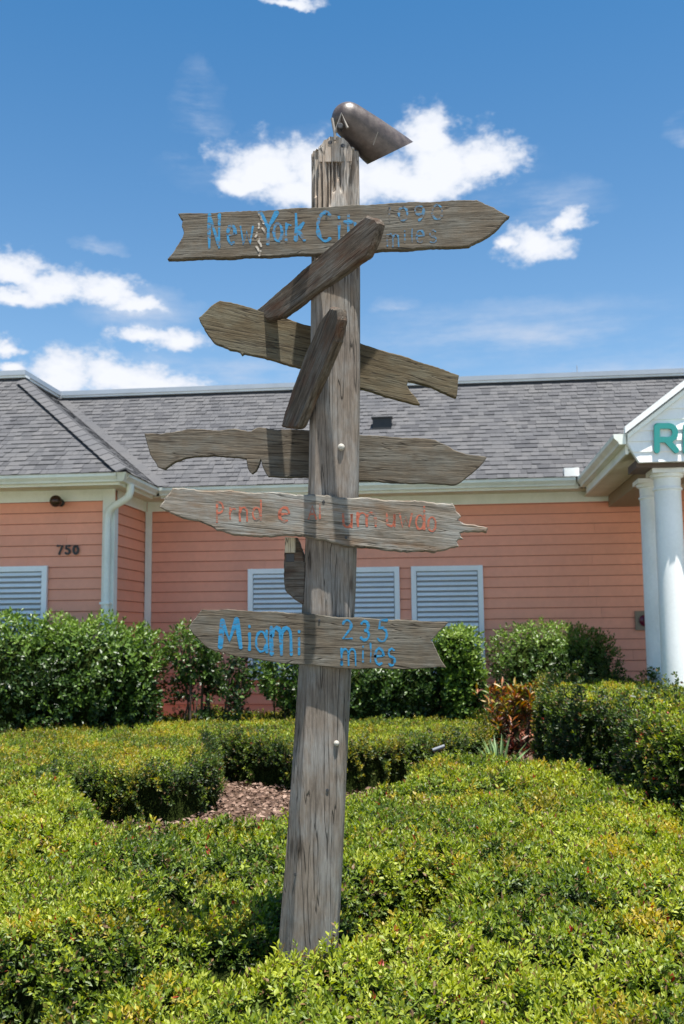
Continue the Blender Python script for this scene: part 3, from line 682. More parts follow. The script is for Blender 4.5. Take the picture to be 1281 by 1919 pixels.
tj = topf*np.clip((ZZ-(ztop-.02))/.02, 0, 1)
PX_ = cx[:, None]+X*hh[:, None]; PY_ = 4.0+Y*hh[:, None]*.95; PZ_ = ZZ+tj*.05*fbm(uu*4, ZZ*0, 5)+tj*(-.02*np.abs(X))
b = MB(); v = np.stack([PX_, PY_, PZ_], -1).reshape(-1, 3)-np.array(POST)
f = [(i*NS+k, i*NS+(k+1) % NS, (i+1)*NS+(k+1) % NS, (i+1)*NS+k) for i in range(NR-1) for k in range(NS)]+[tuple(range((NR-1)*NS, NR*NS))]
b.v = [tuple(p) for p in v]; b.f = f; b.t = [0]*len(b.v)
def bleach():
    t = NT(M_POST); l = t.b.inputs['Base Color'].links[0]; src = l.from_socket; sp_ = t.node('ShaderNodeSeparateXYZ'); t.l.new(t.objc(), sp_.inputs[0])
    f_ = t.ramp(t.m('DIVIDE', sp_.outputs[2], 4.0), [(.77, (0, 0, 0)), (.83, (1, 1, 1))]); t.l.new(t.mix(f_, src, t.mix(1.0, src, (1.75, 1.72, 1.68), 'MULTIPLY')), t.b.inputs['Base Color'])
bleach()
post = b.build('post', M_POST, sp, smooth=True)
def postfront(z): return 4.0-np.interp(z, zs, hw)*.93*.95
# rounded cap and float
cpc = wp(628, 284, 3.898)
b = MB(); pts = [Vector((cpc[0]+.068*math.cos(rad(a))*(1 if a < 90 else 1.02), 3.914, cpc[2]+.075*math.sin(rad(a))+.004*math.sin(a*1.3))) for a in range(0, 181, 12)]+[Vector((cpc[0]-.068, 3.914, cpc[2]-.035)), Vector((cpc[0]+.068, 3.914, cpc[2]-.035))]
b.prism(pts[::-1], (0, .12, 0)); cap_ = b.build('post_cap', M_POST, sp, off=POST)
for px, py in ((618, 267), (642, 273)):
    q = wp(px, py, 3.913); b = MB(); b.lathe((q[0], 3.9135, q[2]), (0, -1, 0), [(0, .0085), (.0018, .0085), (.002, .0001)], 12); b.build('nail_hole', M_DARK, cap_, off=POST)
def float_metal():
    m = mat('tarnished_metal', rough=.5, metal=.1); t = NT(m); oc = t.objc(); n = t.noise(oc, 22, 6, .7); n2 = t.noise(t.scale(oc, (30, 30, 6)), 1, 4, .6)
    c = t.ramp(n, [(.35, (.045, .035, .031)), (.55, (.075, .058, .052)), (.75, (.125, .10, .088))]); t.l.new(c, t.b.inputs['Base Color'])
    t.l.new(t.ramp(n2, [(.35, (.3, .3, .3)), (.7, (.6, .6, .6))]), t.b.inputs['Roughness']); t.l.new(t.bump(n, .35, .004), t.b.inputs['Normal']); return m
M_FLOAT = float_metal()
a0 = Vector(wp(652, 224, 3.955)); a1 = Vector(wp(731, 287, 4.06)); ax = (a1-a0); ln = ax.length; axn = ax.normalized()
b = MB(); seg = 48; rings = []
prof = [(-.070*math.sin(rad(90-a)), .070*math.cos(rad(90-a))) for a in (4, 12, 22, 34, 46, 60, 75)]+[(0, .071), (.04, .0765), (.09, .083), (.15, .089), (ln-.03, .0935), (ln, .095), (ln, .089), (ln-.02, .085), (.1, .07), (.02, .03)]
n0 = axn.cross(Vector((0, 1, 0))).normalized(); n1 = axn.cross(n0)
if n0.z < 0: n0 = -n0
v = []; 
for t_, r_ in prof:
    for k in range(seg):
        a = 2*math.pi*k/seg; off = n0*math.cos(a)*r_+n1*math.sin(a)*r_
        sh_ = .62*max(0, t_)/ln*math.cos(a)*r_          # slanted mouth
        v.append(a0+axn*(t_+sh_)+off-Vector(POST))
f = [(i*seg+k, i*seg+(k+1) % seg, (i+1)*seg+(k+1) % seg, (i+1)*seg+k) for i in range(len(prof)-1) for k in range(seg)]+[tuple(range(seg)), tuple(range((len(prof)-1)*seg, len(prof)*seg))]
b.add(v, f); fl = b.build('bell_shaped_float', M_FLOAT, sp, smooth=True); fl['label'] = 'rounded brown metal float with a flared mouth on top of the post'
b = MB(); q0 = Vector(wp(622, 222, 3.905)); q1 = Vector(wp(640, 213, 3.888)); q2 = Vector(wp(651, 240, 3.885)); q3 = Vector(wp(627, 250, 3.90))
M_BRK = mat('grey_bracket', (.20, .18, .16), .6, .3)
b.tube([q3, q1, q2], .006, 8); b.tube([q3+Vector((0, 0, -.03)), q3, q0], .006, 8); b.build('bracket', M_BRK, fl, off=POST)
b = MB(); q = Vector(wp(637, 236, 3.885)); b.lathe(q, (0, -1, 0), [(-.02, .014), (0, .014), (.004, .010)], 10); b.build('bolt', M_DARK, fl, off=POST)
b = MB(); b.tube([wp(699, 272, 3.905), wp(708, 247, 3.885)], .0022, 6); b.build('scratch', M_BRK, fl, off=POST)
for px, py, nm, r_ in ((639, 838, 'knob', .015), (630, 1393, 'knob', .011), (613, 1481, 'nail_hole', .006), (553, 1639, 'nail_hole', .006)):
    z_ = wp(px, py, 3.9)[2]; yf = postfront(z_)+.004; q = wp(px, py, yf); b = MB(); b.lathe(q, (0, -1, .1), [(-.01, r_*1.1), (.0, r_), (r_*.7, r_*.8), (r_*1.0, r_*.3), (r_*1.05, .0003)] if nm == 'knob' else [(0, r_), (.004, r_), (.0042, .0002)], 12)
    b.build(nm, mat('pale_knob', (.34, .32, .28), .7) if nm == 'knob' else M_DARK, post, smooth=True, off=POST)

def board(outline, X0, Y0, yaw, thick, mt, tiltpx, label, texts=(), name='sign_board', jit=.0012, bev=.003, back=False):
    ya = rad(yaw); u = Vector((math.cos(ya), math.sin(ya), 0)); n = Vector((math.sin(ya), -math.cos(ya), 0)); P0 = Vector((X0, Y0, 0))
    def hit(px, py):
        d = Vector(ray(px, py)); o = Vector(O); t = (P0-o).dot(n)/d.dot(n); return o+d*t
    a, c = hit(*tiltpx[0]), hit(*tiltpx[1]); ex = (c-a); ex -= n*ex.dot(n); ex.normalize(); ey = n.cross(ex); org = (a+c)/2
    mt4 = Matrix((ex, ey, n)).transposed().to_4x4(); mt4.translation = org-Vector(POST); inv = Matrix((ex, ey, n))
    def loc(px, py): q = inv@(hit(px, py)-org); return (q.x, q.y)
    P = [Vector((*loc(*p), 0)) for p in outline]
    # resample with small irregularities
    R = []
    for i, p in enumerate(P):
        q = P[(i+1) % len(P)]; L_ = (q-p).length; k = max(1, int(L_/.012)); d = (q-p).normalized(); s = Vector((d.y, -d.x, 0))
        for j in range(k):
            w = 0 if j == 0 else 1; R.append(p+(q-p)*j/k+s*w*jit*(random.random()*2-1+1.5*math.sin((p+(q-p)*j/k).x*31+i)))
    if sum(R[i].x*R[(i+1) % len(R)].y-R[(i+1) % len(R)].x*R[i].y for i in range(len(R))) < 0: R = R[::-1]
    m = len(R); N_ = []
    for i in range(m):
        d = (R[(i+1) % m]-R[i-1]); d = d.normalized() if d.length > 1e-9 else Vector((1, 0, 0)); N_.append(Vector((-d.y, d.x, 0)))
    f0 = [R[i]+N_[i]*bev for i in range(m)]; f1 = [R[i]+Vector((0, 0, -bev)) for i in range(m)]; f2 = [R[i]+Vector((0, 0, -thick+bev)) for i in range(m)]; f3 = [R[i]+N_[i]*bev+Vector((0, 0, -thick)) for i in range(m)]
    from mathutils.geometry import tessellate_polygon
    tr = tessellate_polygon([f0]); fs = [tuple(t_) for t_ in tr]
    def orient(t_): 
        A, B_, C_ = [f0[i] for i in t_]; return t_ if (B_-A).cross(C_-A).z > 0 else t_[::-1]
    fs = [orient(t_) for t_ in fs]
    b = MB(); v = f0+f1+f2+f3; F_ = list(fs)+[tuple(i+3*m for i in t_[::-1]) for t_ in fs]
    for k in range(3): F_ += [(k*m+i, (k+1)*m+i, (k+1)*m+(i+1) % m, k*m+(i+1) % m) for i in range(m)]
    b.add(v, F_); o = bpy.data.objects.new(name, b.mesh(name, mt)); link(o, sp); o.matrix_local = mt4; o['label'] = label
    for nm, items, w, pm in texts:
        for it in items:
            mb = MB(); glyphs(mb, [it], loc, w*random.uniform(.9, 1.1)*min(1, .42+(it[3]-it[1])/60)*(.72 if it[0] in 'mwa' else 1), .0007, .8); link(bpy.data.objects.new(nm, mb.mesh(nm, pm)), o)
    return o, loc, hit
BLUE = paint('worn_blue_paint', (.012, .16, .32), .44); BLUE2 = paint('faint_blue_paint', (.035, .15, .27), .52, sc=80); BLUE3 = paint('sky_blue_paint', (.010, .165, .33), .39)
RED = paint('worn_red_paint', (.33, .085, .045), .445, (.15, .125, .10), 90)
# 1 New York City board (front of the post)
o1, l1, h1 = board([(333, 400), (342, 412), (340, 424), (344, 436), (338, 450), (330, 462), (323, 474), (313, 485), (450, 481), (595, 475), (740, 467), (880, 460), (905, 447), (932, 428), (955, 405), (925, 388), (893, 374), (760, 379), (590, 388), (450, 396)],
    0, 3.875, -1.5, .034, M_BD, ((330, 440), (880, 417)), 'top board, long arrow pointing right with New York City in worn blue',
    [('letter', [('N', 390, 402, 413, 463), ('e', 424, 406, 443, 458), ('w', 450, 408, 474, 458), ('Y', 485, 398, 520, 456), ('o', 511, 402, 530, 452), ('r', 533, 402, 546, 452), ('k', 551, 402, 572, 450), ('C', 592, 398, 622, 452), ('i', 630, 402, 640, 448), ('t', 643, 400, 662, 446), ('y', 662, 402, 684, 446)], .0165, BLUE),
     ('letter', [('1', 724, 388, 734, 414), ('0', 744, 388, 766, 413), ('9', 774, 386, 798, 413), ('0', 806, 384, 832, 411), ('m', 724, 426, 748, 462), ('i', 754, 430, 762, 454), ('l', 768, 430, 776, 453), ('e', 778, 420, 796, 455), ('s', 802, 420, 820, 455)], .0105, BLUE2)])
b = MB(); 
for k in range(9):
    x_ = 484+random.uniform(-6, 9); y_ = 402+k*8.6; a = l1(x_, y_); c = l1(x_+random.uniform(-4, 5), y_+8); stroke(b, [(a[0], a[1]), ((a[0]+c[0])/2+.002, (a[1]+c[1])/2), (c[0], c[1])], .008, .0012+.0001*k)
dr = bpy.data.objects.new('pale_drip', b.mesh('pale_drip', paint('dropping', (.38, .34, .29), .52))); link(dr, o1)
# 3 long board behind the post
board([(372, 595), (392, 576), (412, 563), (432, 566), (450, 571), (480, 580), (580, 610), (680, 645), (770, 672), (860, 703), (858, 724), (855, 745), (830, 735), (800, 722), (765, 714), (762, 722), (775, 740), (787, 758), (760, 752), (720, 742), (675, 727), (580, 693), (500, 672), (458, 662), (453, 665), (449, 659), (430, 655), (400, 641), (386, 622)],
    0, 4.135, 2, .03, M_BD3, ((410, 620), (800, 705)), 'arrow board pointing left behind the post with a forked tail')
# 2 diagonal board reaching towards the camera
board([(470, 588), (520, 545), (590, 484), (640, 441), (685, 403), (703, 408), (709, 418), (699, 452), (686, 479), (640, 512), (597, 540), (526, 594), (500, 600)],
    -.365, 4.17, -49, .040, M_BD2, ((500, 590), (705, 425)), 'dark brown board angled out towards the viewer over the top board', bev=.008)
# 4 short steep board
board([(618, 574), (632, 578), (634, 598), (626, 640), (613, 672), (588, 728), (556, 801), (545, 803), (526, 800), (533, 770), (550, 720), (572, 660), (596, 606)],
    -.132, 3.835, -62, .042, M_BD2, ((545, 800), (632, 585)), 'short brown board seen almost end on, leaning beside the post', bev=.008)
# 5 knife-shaped board behind the post
o5, l5, h5 = board([(270, 812), (300, 813), (350, 804), (415, 806), (440, 803), (470, 808), (482, 801), (510, 804), (578, 806), (675, 815), (760, 820), (815, 824), (832, 832), (850, 843), (880, 852), (912, 857), (898, 875), (880, 890), (855, 908), (760, 905), (675, 901), (580, 895), (502, 893), (494, 880), (488, 860), (480, 882), (472, 888), (464, 878), (461, 860), (445, 857), (400, 853), (350, 858), (325, 867), (308, 880), (295, 875), (280, 850)],
    0, 4.14, -2, .028, M_BD, ((300, 840), (880, 866)), 'knife shaped grey board with a notched grip behind the post')
# 6 broad split board with red letters
board([(298, 950), (309, 932), (322, 915), (440, 920), (560, 926), (700, 934), (848, 943), (855, 958), (864, 968), (858, 974), (875, 982), (914, 989), (912, 998), (872, 996), (862, 999), (868, 1010), (856, 1014), (860, 1024), (838, 1030), (815, 1036), (740, 1032), (650, 1025), (610, 1012), (560, 1005), (500, 1005), (440, 1003), (405, 994), (375, 978), (335, 968)],
    0, 3.868, 1, .036, M_BD4, ((330, 940), (840, 985)), 'broad splintered silver board with faded red lettering',
    [('letter', [('P', 404, 940, 420, 978), ('r', 428, 942, 442, 972), ('n', 446, 938, 466, 976), ('d', 472, 938, 492, 974), ('e', 520, 938, 545, 978), ('A', 578, 948, 592, 972), ('l', 596, 944, 602, 972), ('u', 640, 950, 662, 988), ('m', 668, 948, 706, 986), ('u', 722, 950, 742, 986), ('w', 748, 950, 772, 988), ('d', 778, 950, 798, 992), ('o', 800, 955, 818, 996)], .0108, RED)], bev=.005, jit=.002)
# 7 end-on plank beside the post
o7, l7, h7 = board([(534, 1006), (558, 1008), (566, 1030), (572, 1062), (571, 1100), (568, 1133), (548, 1120), (534, 1106), (531, 1075), (532, 1040)], 0, 3.94, 0, .30, M_BD2, ((530, 1060), (570, 1060)), 'narrow dark plank pointing at the viewer, left of the post', bev=.006)
b = MB(); a = l7(536, 1038); c = l7(551, 1053); b.box((a[0], c[1], .0005), (c[0], a[1], .004)); hb = bpy.data.objects.new('hole', b.mesh('hole', M_DARK)); link(hb, o7)
b = MB(); a = l7(534, 1008); c = l7(554, 1036); b.box((a[0], c[1], .001), (c[0], a[1], .012)); hb = bpy.data.objects.new('pale_block', b.mesh('pale_block', wood('pale_block', 1, ((.2, .18, .14), (.4, .37, .3), (.6, .56, .48))))); link(hb, o7)  # pale wood paints in the sunlit top of the plank end
# 8 Miami board
board([(353, 1175), (366, 1158), (378, 1142), (420, 1142), (500, 1146), (570, 1150), (640, 1157), (740, 1161), (840, 1166), (822, 1184), (808, 1200), (820, 1224), (836, 1251), (740, 1254), (640, 1253), (570, 1246), (500, 1239), (440, 1230), (390, 1215), (365, 1192)],
    0, 3.872, 0, .032, M_BD, ((370, 1185), (820, 1205)), 'lowest board, arrow pointing left reading Miami 235 miles in blue',
    [('letter', [('M', 411, 1160, 452, 1213), ('i', 462, 1168, 472, 1218), ('a', 477, 1162, 504, 1222), ('m', 506, 1150, 548, 1226), ('i', 555, 1178, 565, 1226)], .0165, BLUE3),
     ('letter', [('2', 640, 1162, 660, 1197), ('3', 675, 1164, 694, 1199), ('5', 706, 1162, 728, 1202), ('m', 638, 1200, 668, 1246), ('i', 676, 1208, 684, 1240), ('l', 690, 1206, 698, 1240), ('e', 700, 1200, 721, 1246), ('s', 725, 1200, 742, 1247)], .0115, BLUE3)])

for px, py, Yn in ((612, 400, 3.874), (640, 452, 3.874), (606, 940, 3.867), (648, 1008, 3.867), (598, 1163, 3.871), (640, 1236, 3.871), (735, 1236, 3.871), (620, 505, 3.86)):
    q = wp(px, py, Yn-.001); b = MB(); b.lathe(q, (0, -1, 0), [(0, .0055), (.0015, .005), (.002, .0002)], 10); b.build('nail', M_DARK, sp, off=POST)
# ------------------------------------------------------------------ vegetation
def leafmesh(name, P, D, Nn, ln, wd, col, mt, parent=None, fold=.18, droop=.0, loc=(0, 0, 0)):
    """P base points, D leaf directions, Nn rough leaf normals, all (n,3)"""
    n = len(P); D = D/np.linalg.norm(D, axis=1, keepdims=True); S = np.cross(D, Nn); S /= np.linalg.norm(S, axis=1, keepdims=True)+1e-9; N2 = np.cross(S, D)
    ln = ln[:, None]; wd = wd[:, None]
    mid = P+D*ln*.52
    v = np.empty((n, 4, 3)); v[:, 0] = P; v[:, 1] = mid-S*wd*.5+N2*wd*fold; v[:, 2] = P+D*ln-N2*ln*droop; v[:, 3] = mid+S*wd*.5+N2*wd*fold
    v = v.reshape(-1, 3)-np.array(loc)
    base = (np.arange(n)*4)[:, None]; tri = np.concatenate([base+np.array([0, 1, 2]), base+np.array([0, 2, 3])], 1).reshape(-1)
    m = bpy.data.meshes.new(name); m.vertices.add(4*n); m.vertices.foreach_set('co', v.astype(np.float32).ravel())
    m.loops.add(6*n); m.loops.foreach_set('vertex_index', tri.astype(np.int32)); m.polygons.add(2*n); m.polygons.foreach_set('loop_start', np.arange(0, 6*n, 3, dtype=np.int32))
    m.update(calc_edges=True)
    a = m.attributes.new('col', 'FLOAT_COLOR', 'POINT'); c = np.ones((n, 4, 4)); c[:, :, :3] = col[:, None, :]; a.data.foreach_set('color', c.astype(np.float32).ravel())
    m.materials.append(mt); o = bpy.data.objects.new(name, m); o.location = (0, 0, 0); link(o, parent); return o
def rnd_dirs(n): v = rng.normal(size=(n, 3)); return v/np.linalg.norm(v, axis=1, keepdims=True)
def sprigs(P, N, k, ln, wr=.45, spread=1.0, upb=.6):
    """k leaves round each sprig stem; returns base, dir, normal, length, sprig index"""
    n = len(P); stem = N+np.array([0, 0, upb])+rng.normal(size=(n, 3))*.35; stem /= np.linalg.norm(stem, axis=1, keepdims=True)
    a = np.cross(stem, rnd_dirs(n)); a /= np.linalg.norm(a, axis=1, keepdims=True); c = np.cross(stem, a)
    B = []; D = []; I = []; Ls = []
    for j in range(k):
        ph = j*2.4+rng.random(n)*.8; t = (j/(k-1)); el = .25+1.05*t+rng.normal(size=n)*.22
        side = a*np.cos(ph)[:, None]+c*np.sin(ph)[:, None]
        D.append(side*np.cos(el)[:, None]*spread+stem*np.sin(el)[:, None]); L_ = ln*(1.05-.35*t)*(.8+.4*rng.random(n)); Ls.append(L_)
        B.append(P+stem*(ln*1.3*(t-1.0))[:, None]+side*.002); I.append(np.arange(n))
    B = np.concatenate(B); D = np.concatenate(D); I = np.concatenate(I); Ls = np.concatenate(Ls)
    return B, D, stem[I], Ls, I
def sdf(x, y, poly):
    poly = np.array(poly); d = np.full(x.shape, 1e9); ins = np.zeros(x.shape, bool); m = len(poly)
    for i in range(m):
        a = poly[i]; c = poly[(i+1) % m]; e = c-a; t = np.clip(((x-a[0])*e[0]+(y-a[1])*e[1])/(e@e+1e-12), 0, 1)
        d = np.minimum(d, np.hypot(x-a[0]-e[0]*t, y-a[1]-e[1]*t))
        cr = ((a[1] > y) != (c[1] > y)) & (x < (c[0]-a[0])*(y-a[1])/(c[1]-a[1]+1e-12)+a[0]); ins ^= cr
    return np.where(ins, d, -d)
def GP(px, py, z): d = ray(px, py); t = (z-CAM_Z)/d[2]; q = O+d*t; return (q[0], q[1])
PAL = np.array([[.016, .033, .008], [.052, .092, .013], [.145, .205, .018], [.30, .335, .034]])
def palette(t, pal=PAL):
    t = np.clip(t, 0, .999)*(len(pal)-1); i = t.astype(int); f = (t-i)[:, None]; return pal[i]*(1-f)+pal[i+1]*f
def hedge(name, label, cat, polys, hfun, dens, lsz, cell=.03, w=.13, pwr=2.4, tb=.0, gold=.0, redp=.006, k=7, core=.085, group=None, mt=None, edge_n=.05, bump=.05, tfun=None, side_shade=.42):
    allp = np.concatenate([np.array(p) for p in polys]); x0, y0 = allp.min(0)-.1; x1, y1 = allp.max(0)+.1
    gx = np.arange(x0, x1, cell); gy = np.arange(y0, y1, cell); GX, GY = np.meshgrid(gx, gy)
    def Hf(X, Y, shr=0.):
        d = np.max([sdf(X, Y, p) for p in polys], 0)+edge_n*2*fbm(X*3.3, Y*3.3, 31, 3)-shr
        q = np.clip(d/w, 0, 1); return (hfun(X, Y)+bump*2*fbm(X*3.6, Y*3.6, 21, 2)+bump*1.2*fbm(X*9, Y*9, 25, 2)+.05*fbm(X*16, Y*16, 23, 2)-shr)*(1-(1-q)**pwr)**(1/pwr)*(d > 0)
    HH = Hf(GX, GY); gyy, gxx = np.gradient(HH, cell); g = np.hypot(gxx, gyy); area = cell*cell*np.sqrt(1+g*g)*(HH > .02)*(1+.8*np.clip(g-.5, 0, 2)/2)
    dist = np.hypot(GX, GY); gapm = np.clip((fbm(GX*7, GY*7, 77, 3)+.24)/.08, .12, 1); cnt = rng.poisson(np.maximum(area*dens(dist)*gapm, 0)); I = np.repeat(np.arange(cnt.size), cnt.ravel()); n = len(I)
    fx = (rng.random(n)-.5)*cell; fy = (rng.random(n)-.5)*cell
    px = GX.ravel()[I]+fx; py = GY.ravel()[I]+fy; pz = HH.ravel()[I]+gxx.ravel()[I]*fx+gyy.ravel()[I]*fy
    nn = np.stack([-gxx.ravel()[I], -gyy.ravel()[I], np.ones(n)], 1); nn /= np.linalg.norm(nn, axis=1, keepdims=True)
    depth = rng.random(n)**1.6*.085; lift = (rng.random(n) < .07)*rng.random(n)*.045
    P = np.stack([px, py, pz], 1)-nn*depth[:, None]+nn*lift[:, None]; P[:, 2] = np.maximum(P[:, 2], .02)
    l = lsz(np.hypot(px, py))*(.62+.7*rng.random(n))
    B, D, N2, Ls, J = sprigs(P, nn, k, l)
    pn = fbm(px*2.2, py*2.2, 41, 3); 
    t = .50+tb+(tfun(px, py) if tfun else 0)+pn*1.0+rng.normal(size=n)*.15-depth*6.0+side_shade*(nn[:, 2]-.8)     # young growth outside, older leaves on sides; side term also paints their shade
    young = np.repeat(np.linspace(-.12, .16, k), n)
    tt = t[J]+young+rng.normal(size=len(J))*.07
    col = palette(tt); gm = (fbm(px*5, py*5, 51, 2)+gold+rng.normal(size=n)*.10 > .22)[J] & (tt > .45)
    col[gm] = col[gm]*np.array([1.25, .86, .8]); 
    rd = (rng.random(n) < redp*(1+4*(fbm(px*3, py*3, 61, 2) > .15)))[J] & (young > .05) & (rng.random(len(J)) < .8); col[rd] = np.array([.24, .035, .02])*(.5+rng.random((rd.sum(), 1)))
    br = rng.random(len(J)) < .06; col[br] = np.array([.17, .10, .045])*(.6+.6*rng.random((br.sum(), 1)))
    col *= (.85+.3*rng.random((len(J), 1)))
    c0 = allp.mean(0); e = empty(name, (0, 0, 0), label, cat, group); e.location = (c0[0], c0[1], 0)
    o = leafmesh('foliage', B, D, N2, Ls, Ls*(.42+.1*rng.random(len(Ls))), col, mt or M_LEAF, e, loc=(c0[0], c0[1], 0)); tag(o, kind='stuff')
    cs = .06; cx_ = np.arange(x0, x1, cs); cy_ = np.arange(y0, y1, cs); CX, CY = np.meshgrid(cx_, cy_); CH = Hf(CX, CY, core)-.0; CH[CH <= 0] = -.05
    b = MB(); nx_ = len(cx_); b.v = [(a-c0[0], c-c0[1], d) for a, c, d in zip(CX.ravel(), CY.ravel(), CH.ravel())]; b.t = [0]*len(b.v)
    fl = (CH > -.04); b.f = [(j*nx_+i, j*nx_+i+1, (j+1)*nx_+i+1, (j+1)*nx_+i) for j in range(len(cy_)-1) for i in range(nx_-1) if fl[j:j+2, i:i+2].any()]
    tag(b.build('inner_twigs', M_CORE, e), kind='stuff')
    # fine bare twigs
    m = min(n, 2500); s = rng.choice(n, m, replace=False); b = MB()
    for i in s:
        p = P[i]; d = nn[i]*.5+np.array([0, 0, .5])+rng.normal(size=3)*.45; d /= np.linalg.norm(d); L_ = .05+.05*rng.random(); r = .0012
        sd = np.cross(d, [.3, .8, .1]); sd /= np.linalg.norm(sd); a = p-d*L_; q_ = p+d*.012
        b.add([a-sd*r-np.array([c0[0], c0[1], 0]), a+sd*r-np.array([c0[0], c0[1], 0]), q_-np.array([c0[0], c0[1], 0]), a+np.cross(sd, d)*r*1.5-np.array([c0[0], c0[1], 0])], [(0, 1, 2), (1, 3, 2), (3, 0, 2)])
    tag(b.build('twigs', M_TWIG, e), kind='stuff')
    print(name, 'leaves', len(J)); return e
HB = .47
A_back = [(1500, 1560), (1281, 1506), (1215, 1472), (1150, 1450), (1050, 1425), (1000, 1418), (900, 1413), (820, 1416), (765, 1430), (735, 1462), (690, 1470), (640, 1480), (540, 1512), (440, 1530), (300, 1546), (222, 1548), (192, 1528), (168, 1480), (128, 1436)]
A = [GP(x, y, HB) for x, y in A_back]+[(-3.5, 8.6), (-4.4, 8.3), (-4.2, 5.0), (-2.3, 3.9), (-1.5, 3.92), (-1.15, 3.62), (-.86, 3.42), (-.80, 2.7), (-.8, 1.9), (2.6, 1.9), (4.6, 4.2), (5.2, 6.0)]
TR = [(-1.6, 3.72, .16, .40), (-1.2, 3.66, .16, .40), (-.85, 3.66, .15, .34), (-.5, 3.84, .19, .32), (.12, 4.5, .16, .38), (.27, 4.62, .19, .42), (.18, 4.32, .15, .42), (.40, 4.88, .10, .25), (-.28, 4.42, .09, .35), (-.27, 4.75, .07, .25), (-.25, 3.98, .16, .40), (-.17, 4.25, .10, .33), (.06, 4.12, .10, .36), (.2, 4.1, .13, .42), (.30, 4.25, .12, .30), (.40, 4.42, .09, .12)]
def hA(X, Y):
    h = .47+.0*X
    h = h+.05*np.exp(-((X+1.5)**2/.8+(Y-5.3)**2/2))+.03*np.exp(-((X-1.2)**2+(Y-8)**2)/.8)-.045*np.clip(3.9-Y, 0, 1)
    h = h+.12*np.exp(-(np.abs((X+1.45)/.58)**4+np.abs((Y-4.9)/1.25)**4))-.10*np.exp(-(((X+.55)/.30)**2+((Y-4.8)/.95)**2))
    h = h+.07*np.exp(-(((X-1.15)/.75)**2+((Y-4.7)/1.0)**2))-.13*np.exp(-(((X-1.2)/1.1)**4+((Y-7.15-.12*X)/.16)**2))
    for a, c, r, d in TR: h = h-d*np.exp(-(((X-a)**2+(Y-c)**2)/r**2)**1.5)
    h = h-.32*np.exp(-(((X+.12)**2+(Y-4.0)**2)/.17**2)**2)
    h = np.minimum(h, .47+.04*X*0+.05)
    fr = np.exp(-(((X-.0)/.9)**2+((Y-3.60)/.22)**2)**2); h = np.where(fr > .3, np.minimum(h, .50), h)
    return np.maximum(h, .06)
hedge('front_hedge', 'large yellow green clipped hedge filling the foreground around the signpost base', 'hedge', [A], hA,
      lambda d: np.where(d < 9.5, 1500*np.clip(5.2/np.maximum(d, 1.5), .5, 1.3), 300)*1.0, lambda d: .028+.0019*np.clip(d-3.2, 0, 6), cell=.025, tb=.25, gold=.02, redp=.009, bump=.06, core=.11, tfun=lambda x, y: -.22*np.exp(-(((x+.75)/.75)**2+((y-5.2)/.9)**2)))
B_ = [GP(x, y, HB) for x, y in [(128, 1440), (165, 1438), (230, 1442), (310, 1440), (380, 1432), (414, 1420), (420, 1404), (402, 1388), (398, 1376), (430, 1384), (500, 1390), (560, 1398), (640, 1398), (740, 1394), (840, 1388), (900, 1380), (945, 1366), (935, 1350), (850, 1340), (700, 1337), (560, 1334), (400, 1335), (250, 1346), (100, 1362), (-60, 1372), (-160, 1400), (-100, 1470), (60, 1470)]]
hedge('serpentine_hedge', 'winding low clipped hedge with golden flat top behind the mulch patch', 'hedge', [B_], lambda X, Y: HB+0*X, lambda d: 900+0*d, lambda d: .032+0*d, cell=.04, tb=.16, gold=.16, redp=.004, edge_n=.025, bump=.02, w=.07, pwr=3.2)
C1 = [GP(x, y, .97) for x, y in [(1002, 1306), (1060, 1318), (1135, 1322), (1300, 1330), (1500, 1330), (1500, 1276), (1281, 1274), (1120, 1277), (1020, 1283), (1000, 1292)]]
hedge('box_hedge', 'taller clipped box hedge left of the column base behind the croton', 'hedge', [C1], lambda X, Y: .97+0*X, lambda d: 650+0*d, lambda d: .038+0*d, group='taller clipped hedges at the right', cell=.05, tb=.20, gold=.10, redp=.006, w=.10, pwr=3.0)
C2 = [GP(x, y, .97) for x, y in [(1132, 1330), (1180, 1350), (1281, 1362), (1500, 1380), (1500, 1310), (1281, 1300), (1150, 1305)]]
hedge('box_hedge', 'nearer bushy hedge with reddish tips at the right edge of the photo', 'hedge', [C2], lambda X, Y: .97+0*X, lambda d: 650+0*d, lambda d: .038+0*d, group='taller clipped hedges at the right', cell=.05, tb=.14, gold=.06, redp=.02, w=.16, bump=.06)

